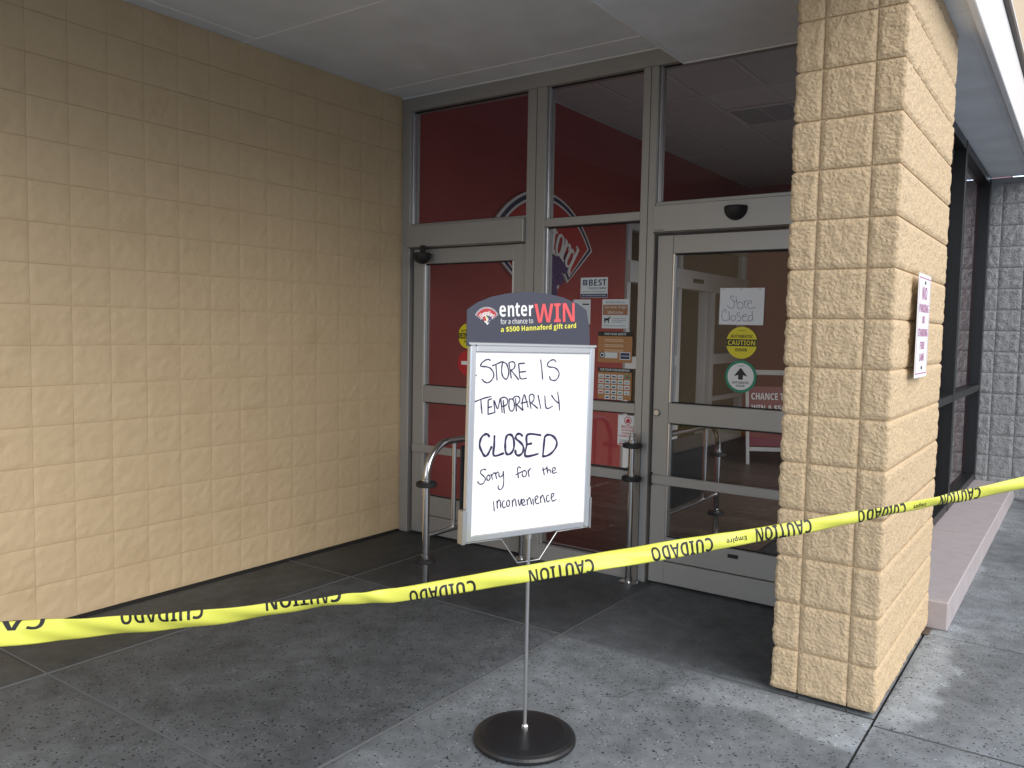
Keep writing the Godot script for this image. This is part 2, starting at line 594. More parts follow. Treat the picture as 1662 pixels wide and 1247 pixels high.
# ---------------------------------------------------------------- caution tape
const TAPE := [
	[-900, Vector3(0.03, 0.40, 4.78)], [-300, Vector3(1.06, 0.525, 3.87)],
	[0, Vector3(1.501, 0.559, 3.482)], [160, Vector3(1.726, 0.577, 3.284)], [330, Vector3(1.973, 0.600, 3.070)], [540, Vector3(2.284, 0.650, 2.796)],
	[660, Vector3(2.468, 0.673, 2.639)], [850, Vector3(2.760, 0.733, 2.377)], [1060, Vector3(3.086, 0.798, 2.066)], [1250, Vector3(3.396, 0.861, 1.779)],
	[1400, Vector3(3.649, 0.917, 1.546)], [1500, Vector3(3.819, 0.956, 1.373)], [1662, Vector3(4.105, 1.030, 1.102)], [2000, Vector3(4.72, 1.20, 0.53)], [2400, Vector3(5.4, 1.40, -0.1)]]
# part of the tape's width that faces out, at the same knots (the rest is folded behind)
const TAPE_A := [-0.02, -0.022, -0.0245, -0.018, -0.011, -0.003, 0.036, 0.032, 0.024, 0.023, 0.024, 0.024, 0.023, 0.01, 0.01]
const TAPE_B := [0.05, 0.05, 0.05, 0.048, 0.045, 0.038, 0.083, 0.086, 0.083, 0.069, 0.065, 0.065, 0.067, 0.07, 0.07]
var tape_len := []

func tape_at(s: float, t: float) -> Vector3:
	var i := 0
	while i < TAPE.size() - 2 and s > tape_len[i + 1]: i += 1
	var f: float = (s - tape_len[i]) / (tape_len[i + 1] - tape_len[i])
	var i0 := maxi(i - 1, 0)
	var i3 := mini(i + 2, TAPE.size() - 1)
	var p: Vector3 = TAPE[i][1].cubic_interpolate(TAPE[i + 1][1], TAPE[i0][1], TAPE[i3][1], f)
	var d: Vector3 = (TAPE[i + 1][1] - TAPE[i][1]).normalized().lerp((TAPE[i3][1] - TAPE[i0][1]).normalized(), 0.7).normalized()
	var sm := smoothstep(0.0, 1.0, f)
	var a := lerpf(TAPE_A[i], TAPE_A[i + 1], sm)
	var b := lerpf(TAPE_B[i], TAPE_B[i + 1], sm)
	var n := d.cross(Vector3.UP).normalized()   # towards the open side
	if n.z < 0.0: n = -n
	var up := n.cross(d).normalized()
	if up.y < 0.0: up = -up
	var roll := 0.42 * sin(s * 2.6 + 0.6) + 0.15 * sin(s * 9.0)
	n = n.rotated(d, roll)
	up = up.rotated(d, roll)
	var mid := (a + b) * 0.5
	var half := (b - a) * 0.5
	var x := clampf((t - mid) / half, -1.0, 1.0)
	var q := p + up * (x * half) + n * (0.007 * (1.0 - x * x) + 0.0026 * sin(s * 27.0 + t * 90.0))
	var e := t - b if t > b else (a - t if t < a else 0.0)
	e = minf(e, 1.5 * half)
	if e > 0.0:
		var side := 1.0 if t > b else -1.0
		var turn := minf(e / 0.006, 1.0) * PI
		q += up * side * sin(turn) * 0.0019 - n * (1.0 - cos(turn)) * 0.0019
		q -= up * side * maxf(e - 0.006, 0.0)
	return q

func tape_px(x: float) -> float:
	for i in TAPE.size() - 1:
		if x <= TAPE[i + 1][0]: return lerpf(tape_len[i], tape_len[i + 1], (x - TAPE[i][0]) / float(TAPE[i + 1][0] - TAPE[i][0]))
	return tape_len[-1]

func split_tri(out: PackedVector3Array, a: Vector3, b: Vector3, c: Vector3, most: float, depth := 0):
	var ab := a.distance_to(b)
	var bc := b.distance_to(c)
	var ca := c.distance_to(a)
	var m := maxf(ab, maxf(bc, ca))
	if m < most or depth > 9:
		out.append(a); out.append(b); out.append(c)
	elif m == ab:
		var h := (a + b) * 0.5
		split_tri(out, a, h, c, most, depth + 1); split_tri(out, h, b, c, most, depth + 1)
	elif m == bc:
		var h := (b + c) * 0.5
		split_tri(out, a, b, h, most, depth + 1); split_tri(out, a, h, c, most, depth + 1)
	else:
		var h := (c + a) * 0.5
		split_tri(out, a, b, h, most, depth + 1); split_tri(out, h, b, c, most, depth + 1)

func build_tape():
	tape_len = [0.0]
	for i in range(1, TAPE.size()): tape_len.append(tape_len[-1] + TAPE[i][1].distance_to(TAPE[i - 1][1]))
	var t := thing("caution_tape", "yellow plastic caution tape with black lettering strung across the entrance", "tape")
	var st := new_st()
	st.set_smooth_group(0)
	var ns := 420
	var nt := 26
	var rows := []
	for i in ns + 1:
		var s: float = tape_len[-1] * i / ns
		var row := []
		for j in nt + 1: row.append(tape_at(s, lerpf(-0.03, 0.092, float(j) / nt)))
		rows.append(row)
	for i in ns:
		for j in nt: quad(st, rows[i][j], rows[i][j + 1], rows[i + 1][j + 1], rows[i + 1][j])
	part("tape_band", done(st), M.tape, t)
	for w in [["CAUTION", -160, 62], ["CUIDADO", 200, 332], ["CAUTION", 430, 552], ["CUIDADO", 665, 776], ["CAUTION", 858, 962], ["CUIDADO", 1056, 1152], ["Empire", 1174, 1208], ["CAUTION", 1224, 1311], ["CUIDADO", 1390, 1471], ["Empire", 1484, 1502], ["CAUTION", 1530, 1606], ["CUIDADO", 1700, 1790]]:
		var g := glyphs(w[0])
		var b := bounds(g)
		var s0 := tape_px(w[1])
		var s1 := tape_px(w[2])
		var small: bool = w[0] == "Empire"
		var fine := PackedVector3Array()
		for i in range(0, g.size(), 3):
			var q := []
			for k in 3:
				var p := g[i + k]
				var u := (p.x - b.position.x) / b.size.x
				var v := (p.y - b.position.y) / b.size.y
				q.append(Vector3(lerpf(s1, s0, u), lerpf(0.058, 0.036, v) if small else lerpf(0.07, 0.022, v), 0))
			split_tri(fine, q[0], q[1], q[2], 0.005)
		var sw := new_st()
		for p in fine:
			var at := tape_at(p.x, p.y)
			var n := (tape_at(p.x + 0.001, p.y) - at).cross(tape_at(p.x, p.y + 0.001) - at).normalized()
			sw.add_vertex(at + n * 0.0007)
		part("lettering", done(sw), M.print_black, t)

# ---------------------------------------------------------------- rails
func guard_rail(label: String, x: float, z_out: float, z_in: float) -> Node3D:
	# bent end at z_out, plain post at z_in
	var t := thing("guard_rail", label, "railing", Vector3(x, 0, z_out))
	var dir := signf(z_in - z_out)
	var length := absf(z_in - z_out)
	var pts := [Vector3(0, 0, 0), Vector3(0, 0.3, 0), Vector3(0, 0.69, 0)]
	for k in 9:
		var a := PI * 0.5 * (k + 1) / 9.0
		pts.append(Vector3(0, 0.69 + 0.2 * sin(a), dir * 0.2 * (1.0 - cos(a))))
	pts.append(Vector3(0, 0.89, dir * length))
	part("rail_tube", tube(pts, 0.021, 18), M.chrome, t)
	part("post", tube([Vector3(0, 0, dir * length), Vector3(0, 0.89, dir * length)], 0.021, 18), M.chrome, t)
	part("lower_bar", tube([Vector3(0, 0.355, 0), Vector3(0, 0.355, dir * length)], 0.014, 14), M.chrome, t)
	part("upright", tube([Vector3(0, 0.355, dir * 0.25), Vector3(0, 0.885, dir * 0.25)], 0.014, 14), M.chrome, t)
	var pz0 := minf(dir * 0.31, dir * (length - 0.05))
	var pz1 := maxf(dir * 0.31, dir * (length - 0.05))
	part("panel", bevel(Vector3(-0.006, 0.385, pz0), Vector3(0.006, 0.85, pz1)), M.black_panel, t)
	for zz in [0.0, dir * length]:
		for y in [0.2, 0.645]: collar(t, Vector3(0, y, zz))
		part("flange", lathe([Vector2(0, 0), Vector2(0.056, 0), Vector2(0.056, 0.006), Vector2(0.05, 0.011), Vector2(0.024, 0.013), Vector2(0.022, 0.03)], 28), M.chrome, t, Vector3(0, 0, zz))
	return t

func collar(parent: Node, at: Vector3):
	part("bumper_ring", lathe([Vector2(0.02, 0), Vector2(0.054, 0.0), Vector2(0.06, 0.004), Vector2(0.06, 0.024), Vector2(0.054, 0.028), Vector2(0.02, 0.028)], 30), M.rubber, parent, at)
	part("ring_clamp", lathe([Vector2(0.021, 0), Vector2(0.027, 0.0), Vector2(0.027, 0.018), Vector2(0.021, 0.02)], 24), M.chrome, parent, at + Vector3(0, 0.028, 0))

# ---------------------------------------------------------------- stickers and posters on the glass (flat print)
func sheet(called: String, label: String, category: String, cx: float, cy: float, w: float, h: float, m: Material, z := 0.0075) -> Node3D:
	var t := thing(called, label, category, Vector3(cx, cy, z))
	part("backing", plate(rect(-w * 0.5, -h * 0.5, w * 0.5, h * 0.5), 0.0008), m, t)
	return t

func flat(called: String, poly: PackedVector2Array, z: float, m: Material, parent: Node) -> MeshInstance3D:
	return part(called, plate(poly, 0.0), m, parent, Vector3(0, 0, z))

func lines(parent: Node, x0: float, x1: float, y0: float, n: int, dy: float, h: float, m: Material):
	var st := new_st()
	for i in n: plate_into(st, rect(x0, y0 - i * dy, x1 - (0.25 * (x1 - x0) if i % 3 == 2 else 0.0), y0 - i * dy + h), 0.0012, 0.0)
	part("small_print", done(st), m, parent)

func caution_disc(x: float, y: float, label: String):
	var t := thing("caution_sticker", label, "sticker", Vector3(x, y, 0.0075), "round door stickers")
	part("backing", plate(disc(0, 0, 0.092), 0.0008), M.print_yellow, t)
	flat("band", PackedVector2Array([Vector2(-0.09, -0.02), Vector2(0.09, -0.02), Vector2(0.09, 0.02), Vector2(-0.09, 0.02)]), 0.0012, M.print_black, t)
	word("AUTOMATIC", -0.066, 0.029, 0.066, 0.046, 0.0016, M.print_black, t)
	word("CAUTION", -0.08, -0.0135, 0.08, 0.0135, 0.0022, M.print_yellow, t)
	word("DOOR", -0.034, -0.05, 0.034, -0.032, 0.0016, M.print_black, t)
	word("ASSA ABLOY", -0.02, 0.069, 0.02, 0.074, 0.0016, M.print_black, t)

func storefront_papers():
	caution_disc(2.632, 1.505, "round yellow automatic caution door sticker on the door beside the pillar")
	caution_disc(0.62, 1.505, "round yellow caution sticker on the door next to the tan wall, half behind the sign")
	var t := thing("arrow_sticker", "round green-rimmed white sticker with black up arrow on door glass", "sticker", Vector3(2.634, 1.31, 0.0075))
	part("backing", plate(disc(0, 0, 0.094), 0.0008), M.print_green, t)
	flat("face", disc(0, 0, 0.078), 0.0012, M.print_white, t)
	flat("arrow", PackedVector2Array([Vector2(-0.014, -0.018), Vector2(0.014, -0.018), Vector2(0.014, 0.008), Vector2(0.04, 0.002), Vector2(0, 0.052), Vector2(-0.04, 0.002), Vector2(-0.014, 0.008)]), 0.0016, M.print_black, t)
	word("AUTOMATIC", -0.05, -0.042, 0.05, -0.028, 0.0016, M.print_black, t)
	word("DOOR", -0.026, -0.06, 0.026, -0.047, 0.0016, M.print_black, t)
	word("ASSA ABLOY", -0.02, 0.06, 0.02, 0.065, 0.0016, M.print_black, t)
	t = thing("entry_sticker", "round red sticker on the door next to the tan wall, half behind the sign", "sticker", Vector3(0.62, 1.31, 0.0075))
	part("backing", plate(disc(0, 0, 0.092), 0.0008), M.print_red, t)
	flat("bar", rect(-0.06, -0.013, 0.06, 0.013), 0.0012, M.print_white, t)
	# white sheet with handwriting
	t = sheet("paper_notice", "white paper handwritten Store Closed taped to the door glass", "paper sign", 2.624, 1.714, 0.262, 0.212, M.paper, 0.0085)
	t.rotation.z = -0.008
	var st := new_st()
	strokes_into(st, STROKES_PAPER, 0.0035, 0.0008)
	part("handwriting", done(st), M.pen_grey, t)
	for x in [-0.11, -0.006, 0.104]: flat("hole", disc(x, 0.097, 0.003, 12), 0.0006, M.print_black, t)
	# BEST
	t = sheet("award_sticker", "pale rectangular BEST places to work sticker on middle pane", "sticker", 1.647, 1.836, 0.2, 0.13, M.print_grey)
	flat("band", rect(-0.098, -0.063, 0.098, -0.04), 0.001, M.print_navy, t)
	flat("emblem", rect(-0.083, 0.015, -0.05, 0.05), 0.001, M.print_navy, t)
	for k in 3: flat("emblem_line", rect(-0.077, 0.022 + k * 0.009, -0.056, 0.0255 + k * 0.009), 0.0014, M.print_grey, t)
	word("BEST", -0.038, 0.012, 0.09, 0.052, 0.001, M.print_navy, t)
	word("PLACES TO WORK", -0.038, -0.01, 0.088, 0.002, 0.001, M.print_navy, t)
	word("2021 for LGBTQ Equality", -0.085, -0.034, 0.088, -0.02, 0.001, M.print_navy, t, false)
	word("100% CORPORATE EQUALITY INDEX", -0.088, -0.057, 0.088, -0.047, 0.0014, M.print_grey, t)
	# small notice mostly behind the sign header
	t = sheet("small_notice", "small white notice with black bar peeking from behind the sign header", "paper sign", 1.56, 1.68, 0.13, 0.16, M.print_grey)
	flat("bar", rect(0.005, 0.045, 0.055, 0.053), 0.001, M.print_black, t)
	# service dogs
	t = sheet("service_dog_sticker", "white and brown Service Dogs Welcome sticker with dog figure", "sticker", 1.806, 1.668, 0.188, 0.184, M.print_grey)
	flat("band", rect(-0.088, -0.008, 0.088, 0.058), 0.001, M.print_brown, t)
	word("Service Dogs", -0.075, 0.03, 0.08, 0.052, 0.0014, M.print_grey, t, false)
	word("Welcome", -0.055, 0.0, 0.055, 0.02, 0.0014, M.print_grey, t, false)
	word("WE WELCOME ALL", -0.07, 0.066, 0.07, 0.08, 0.001, M.print_dim, t)
	flat("dog", PackedVector2Array([Vector2(-0.075, -0.06), Vector2(-0.07, -0.06), Vector2(-0.066, -0.042), Vector2(-0.052, -0.042), Vector2(-0.05, -0.06), Vector2(-0.045, -0.06), Vector2(-0.042, -0.034), Vector2(-0.03, -0.022), Vector2(-0.036, -0.016), Vector2(-0.046, -0.026), Vector2(-0.07, -0.03), Vector2(-0.08, -0.022), Vector2(-0.078, -0.036)]), 0.001, M.print_black, t)
	lines(t, -0.02, 0.08, -0.03, 3, 0.012, 0.004, M.print_dim)
	lines(t, -0.08, 0.08, -0.078, 1, 0.01, 0.004, M.print_dim)
	# safety poster
	t = sheet("safety_poster", "brown For Your Safety poster with black heading on middle pane", "poster", 1.81, 1.457, 0.245, 0.195, M.print_orange)
	flat("heading_band", rect(-0.1225, 0.069, 0.1225, 0.0975), 0.001, M.print_black, t)
	word("FOR YOUR SAFETY", -0.075, 0.076, 0.08, 0.09, 0.0014, M.print_grey, t)
	for k in 3: lines(t, -0.075, 0.06, 0.045 - k * 0.033, 2, 0.01, 0.005, M.print_tan)
	flat("badge", rect(-0.085, -0.07, 0.02, -0.034), 0.001, M.print_grey, t)
	flat("badge_disc", disc(-0.088, -0.052, 0.021, 24), 0.0014, M.print_black, t)
	flat("badge_disc", disc(-0.088, -0.052, 0.016, 24), 0.0018, M.print_grey, t)
	flat("camera_icon", rect(-0.098, -0.06, -0.079, -0.045), 0.0022, M.print_navy, t)
	flat("stamp", rect(0.037, -0.078, 0.11, -0.03), 0.001, M.print_grey, t)
	flat("stamp_field", rect(0.042, -0.073, 0.105, -0.035), 0.0014, M.print_navy, t)
	flat("stamp_line", rect(0.046, -0.056, 0.101, -0.052), 0.0018, M.print_grey, t)
	# payment cards
	t = sheet("payment_poster", "brown For Your Convenience poster with rows of payment card pictures", "poster", 1.813, 1.225, 0.243, 0.2, M.print_orange)
	flat("heading_band", rect(-0.1215, 0.073, 0.1215, 0.1), 0.001, M.print_black, t)
	word("FOR YOUR CONVENIENCE", -0.105, 0.08, 0.105, 0.094, 0.0014, M.print_grey, t)
	var tints := ["print_dim", "print_navy", "print_red", "print_navy", "print_green", "print_red", "print_black", "print_dim", "print_navy", "print_dim"]
	for r in 5:
		for c in 5:
			if r == 4 and (c == 0 or c == 4): continue
			var x := -0.096 + c * 0.0465
			var y := 0.045 - r * 0.0335
			flat("card", rect(x - 0.019, y - 0.0125, x + 0.019, y + 0.0125), 0.001, M.print_green if r == 0 and c == 4 else M.print_grey, t)
			flat("card_mark", rect(x - 0.012, y - 0.006, x + 0.012, y + 0.003), 0.0014, M[tints[(r * 5 + c * 3) % 10]], t)
	# propane notice
	t = sheet("propane_notice", "white notice with red lettering low on the middle pane", "notice", 1.917, 0.934, 0.14, 0.192, M.print_white)
	st = new_st()
	ring_into(st, 0, 0.062, 0.0205, 0.0255, 0.001)
	part("ring", done(st), M.print_red, t)
	flat("flame_icon", PackedVector2Array([Vector2(-0.012, 0.048), Vector2(0.012, 0.048), Vector2(0.014, 0.064), Vector2(0.005, 0.078), Vector2(-0.004, 0.072), Vector2(-0.014, 0.064)]), 0.001, M.print_red, t)
	word("NOTICE", -0.045, 0.012, 0.05, 0.032, 0.001, M.print_red, t)
	word("NO PROPANE", -0.043, -0.006, 0.048, 0.006, 0.001, M.print_red, t)
	word("CYLINDERS", -0.04, -0.025, 0.045, -0.013, 0.001, M.print_red, t)
	word("ALLOWED IN STORE", -0.062, -0.043, 0.062, -0.031, 0.001, M.print_red, t)
	lines(t, -0.055, 0.02, -0.066, 2, 0.009, 0.004, M.print_dim)
	flat("band", rect(-0.062, -0.09, -0.02, -0.083), 0.001, M.print_red, t)

# ---------------------------------------------------------------- the sign on its stand
func closed_sign():
	var t := thing("sign_stand", "white framed floor sign handwritten Store is temporarily closed, on round black base", "sign", Vector3(2.602, 0, 2.118))
	part("base", lathe([Vector2(0, 0), Vector2(0.19, 0), Vector2(0.195, 0.005), Vector2(0.195, 0.014), Vector2(0.19, 0.023), Vector2(0.177, 0.031), Vector2(0.15, 0.038), Vector2(0.1, 0.043), Vector2(0.05, 0.0455), Vector2(0.012, 0.046), Vector2(0, 0.046)], 64), M.base_black, t)
	part("nut", lathe([Vector2(0.014, 0.045), Vector2(0.014, 0.055), Vector2(0.009, 0.061), Vector2(0.0, 0.061)], 6), M.steel, t)
	part("pole", tube([Vector3(0, 0.047, 0), Vector3(0, 0.4, 0), Vector3(0, 0.808, 0)], 0.0075, 14), M.steel, t)
	part("socket", tube([Vector3(0, 0.778, 0), Vector3(0, 0.797, 0)], 0.012, 12), M.steel, t)
	var b := Node3D.new()   # board frame of reference: x along the board, y up, z out of its face
	var u := Vector3(0.3495804, -0.0148173, -0.93678919)
	var v := Vector3(0.00518041, 0.99989022, -0.01388221)
	b.transform = Transform3D(Basis(u, v, u.cross(v)).scaled(Vector3.ONE * 0.972), Vector3(0.003, 1.146, -0.002))
	b.name = "sign_board"
	t.add_child(b)
	part("panel", bevel(Vector3(-0.272, -0.345, -0.006), Vector3(0.272, 0.345, 0.006), 0.001), M.whiteboard, b)
	for s in [-1.0, 1.0]:
		part("frame_bar", bevel(Vector3(s * 0.277 - 0.0125, -0.36, -0.014), Vector3(s * 0.277 + 0.0125, 0.36, 0.014), 0.004), M.aluminium, b)
		part("frame_bar", bevel(Vector3(-0.264, s * 0.348 - 0.0125, -0.0135), Vector3(0.264, s * 0.348 + 0.0125, 0.0135), 0.004), M.aluminium, b)
	part("clip_channel", bevel(Vector3(-0.306, -0.366, -0.02), Vector3(-0.2905, -0.24, 0.016), 0.002), M.steel, b)
	part("clip_channel", bevel(Vector3(0.2905, -0.366, -0.02), Vector3(0.297, -0.24, 0.016), 0.002), M.steel, b)
	part("wire_bracket", tube([Vector3(-0.3, -0.364, 0), Vector3(-0.127, -0.366, 0), Vector3(-0.049, -0.467, 0), Vector3(0.054, -0.467, 0), Vector3(0.137, -0.366, 0), Vector3(0.296, -0.364, 0), Vector3(0.299, -0.2, 0)], 0.003, 8), M.steel, b)
	var st := new_st()
	strokes_into(st, STROKES_THIN, 0.0056, 0.0072)
	strokes_into(st, STROKES_BOLD, 0.0102, 0.0072)
	strokes_into(st, STROKES_SMALL, 0.005, 0.0072)
	var hw := part("handwriting", done(st), M.marker, b)
	hw.set_meta("label", "dark blue marker handwriting: Store is temporarily closed, sorry for the inconvenience")
	# header card
	var h := PackedVector2Array([Vector2(-0.302, 0.357), Vector2(-0.304, 0.487)])
	for p in [[-0.264, 0.514], [-0.199, 0.539], [-0.121, 0.556], [-0.04, 0.565], [0.039, 0.564], [0.121, 0.553], [0.198, 0.532], [0.244, 0.508]]: h.append(Vector2(p[0], p[1]))
	h.append(Vector2(0.262, 0.44))
	h.append(Vector2(0.268, 0.357))
	part("header_card", plate(h, 0.005), M.header_navy, b, Vector3(0, 0, 0.004))
	part("header_channel", bevel(Vector3(-0.296, 0.361, -0.012), Vector3(0.296, 0.371, 0.014), 0.002), M.aluminium, b)
	var z := 0.0052
	word("enter", -0.166, 0.466, -0.014, 0.516, z, M.print_white, b, true, 0.06)
	word("WIN", -0.007, 0.45, 0.186, 0.522, z, M.print_coral, b, true, 0.06)
	word("for a chance to", -0.161, 0.439, -0.014, 0.459, z, M.print_white, b, false, 0.06)
	word("a $500 Hannaford gift card", -0.158, 0.404, 0.195, 0.43, z, M.print_lemon, b, true, 0.075)
	emblem(b, Transform3D(Basis.from_euler(Vector3(0, 0, 0.05)).scaled(Vector3.ONE * 0.1), Vector3(-0.222, 0.466, z)), 0.00025, 0.0)

# ---------------------------------------------------------------- paving
var stain := FastNoiseLite.new()

func slab(x0: float, z0: float, x1: float, z1: float, m: Material, tone: float, y: float, parent: Node):
	var st := new_st()
	st.set_smooth_group(0)
	var g := 0.005
	x0 += g; z0 += g; x1 -= g; z1 -= g
	var nx := maxi(4, int((x1 - x0) / 0.035))
	var nz := maxi(4, int((z1 - z0) / 0.035))
	var c := Vector3((x0 + x1) * 0.5, 0, (z0 + z1) * 0.5)
	var pts := []
	var cols := []
	for i in nx + 1:
		var a := []
		var b := []
		for j in nz + 1:
			var x := lerpf(x0, x1, float(i) / nx)
			var z := lerpf(z0, z1, float(j) / nz)
			var e := minf(minf(x - x0, x1 - x), minf(z - z0, z1 - z))
			var drop := 0.006 * (1.0 - smoothstep(0.0, 0.012, e)) + (0.004 * maxf(0.0, stain.get_noise_2d(x * 160.0, z * 160.0)) if e < 0.02 else 0.0)
			a.append(Vector3(x, y - drop + 0.0012 * stain.get_noise_2d(x * 60.0, z * 60.0), z) - c)
			b.append(slab_colour(x, z, tone))
		pts.append(a)
		cols.append(b)
	for i in nx:
		for j in nz:
			for k in [[i, j], [i + 1, j], [i + 1, j + 1], [i, j], [i + 1, j + 1], [i, j + 1]]:
				st.set_color(cols[k[0]][k[1]])
				st.add_vertex(pts[k[0]][k[1]])
	st.set_smooth_group(-1)
	st.set_color(Color(tone, tone, tone))
	var q := [pts[0][0], pts[nx][0], pts[nx][nz], pts[0][nz]]
	for k in 4:
		var a: Vector3 = q[k]
		var b: Vector3 = q[(k + 1) % 4]
		quad(st, a, Vector3(a.x, -0.1, a.z), Vector3(b.x, -0.1, b.z), b)
	part("concrete_slab", done(st), m, parent, c)

# blotches, spills and the dry pale patches round the pillar's foot
func slab_colour(x: float, z: float, tone: float) -> Color:
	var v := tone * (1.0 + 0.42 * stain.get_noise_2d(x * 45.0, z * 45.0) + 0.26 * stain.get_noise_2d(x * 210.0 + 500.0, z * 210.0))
	var rag := 0.10 * stain.get_noise_2d(x * 120.0, z * 120.0 + 900.0) + 0.06 * stain.get_noise_2d(x * 420.0, z * 420.0)
	# dry strip along the right foot of the pillar and ledge, and in front of the pillar
	var dry := 0.0
	if x > 3.6 and z < 1.14:
		var reach := 0.17 + 0.10 * stain.get_noise_1d(z * 130.0) + rag
		if z < -0.35: reach *= 0.45
		dry = 1.0 - smoothstep(reach - 0.03, reach + 0.02, x - 3.64)
	elif z > 1.09 and z < 2.0 and x > 2.6 and x < 3.66:
		var reach := 0.30 + 0.12 * stain.get_noise_1d(x * 140.0 + 77.0) + rag
		dry = 0.9 * (1.0 - smoothstep(reach - 0.04, reach + 0.03, z - 1.1)) * smoothstep(2.75, 3.1, x + rag)
	v = lerpf(v, 0.95 + 0.3 * rag, dry * 0.8)
	# drips and spills
	var spot := stain.get_noise_2d(x * 320.0 + 40.0, z * 320.0 - 300.0)
	if spot > 0.42: v *= 1.0 - 0.9 * minf(spot - 0.42, 0.35)
	return Color(v * 0.92, v * 0.995, v * 1.075)

func _ready():
	rng.seed = 7
	# ------------------------------------------------ camera
	var cam := Camera3D.new()
	cam.name = "camera"
	cam.fov = 50.37
	cam.near = 0.05
	cam.far = 600.0
	var R := Vector3(0.81445879, 0.01843464, -0.57992848)
	var U := Vector3(-0.05364229, 0.99760685, -0.0436242)
	cam.transform = Transform3D(Basis(R, U, R.cross(U)), Vector3(4.28759, 1.55733, 4.61732))
	add_child(cam)
	cam.current = true
	# ------------------------------------------------ overcast daylight
	var we := WorldEnvironment.new()
	we.name = "environment"
	var env := Environment.new()
	env.background_mode = Environment.BG_SKY
	var sky := Sky.new()
	var sm := ProceduralSkyMaterial.new()
	sm.sky_top_color = Color(0.56, 0.695, 0.88)
	sm.sky_horizon_color = Color(0.85, 0.93, 1.0)
	sm.sky_curve = 0.5
	sm.ground_bottom_color = Color(0.30, 0.30, 0.30)
	sm.ground_horizon_color = Color(0.42, 0.42, 0.42)
	sky.sky_material = sm
	env.sky = sky
	env.tonemap_mode = Environment.TONE_MAPPER_LINEAR
	env.tonemap_exposure = 3.35
	env.sdfgi_enabled = true
	env.ssao_enabled = true
	env.ssil_enabled = true
	we.environment = env
	add_child(we)
	var sun := DirectionalLight3D.new()
	sun.name = "sun"
	sun.light_energy = 0.3
	sun.light_color = Color(1.0, 0.99, 0.985)
	sun.light_angular_distance = 60.0
	sun.shadow_enabled = true
	add_child(sun)
	sun.look_at_from_position(Vector3(10, 7, 3), Vector3(0, 0, 0))

	rock.seed = 11
	rock.frequency = 0.19
	rock.fractal_octaves = 4
	rock.fractal_gain = 0.6
	dent.seed = 23
	dent.frequency = 0.16
	dent.fractal_octaves = 3
	stain.seed = 5
	stain.frequency = 0.01
	stain.fractal_octaves = 3
	materials()
	ground_and_paving()
	block_wall()
	canopy()
	pillar()
	grey_wing()
	vestibule()
	storefront()
	storefront_papers()
	guard_rail("chrome guard rail with bent end standing outside, half behind the closed sign", 1.198, 1.1, 0.12)
	guard_rail("chrome guard rail with black panel inside, seen through the door beside the pillar", 2.05, -1.2, -0.12)
	lone_post()
	parking_sign()
	closed_sign()
	build_tape()

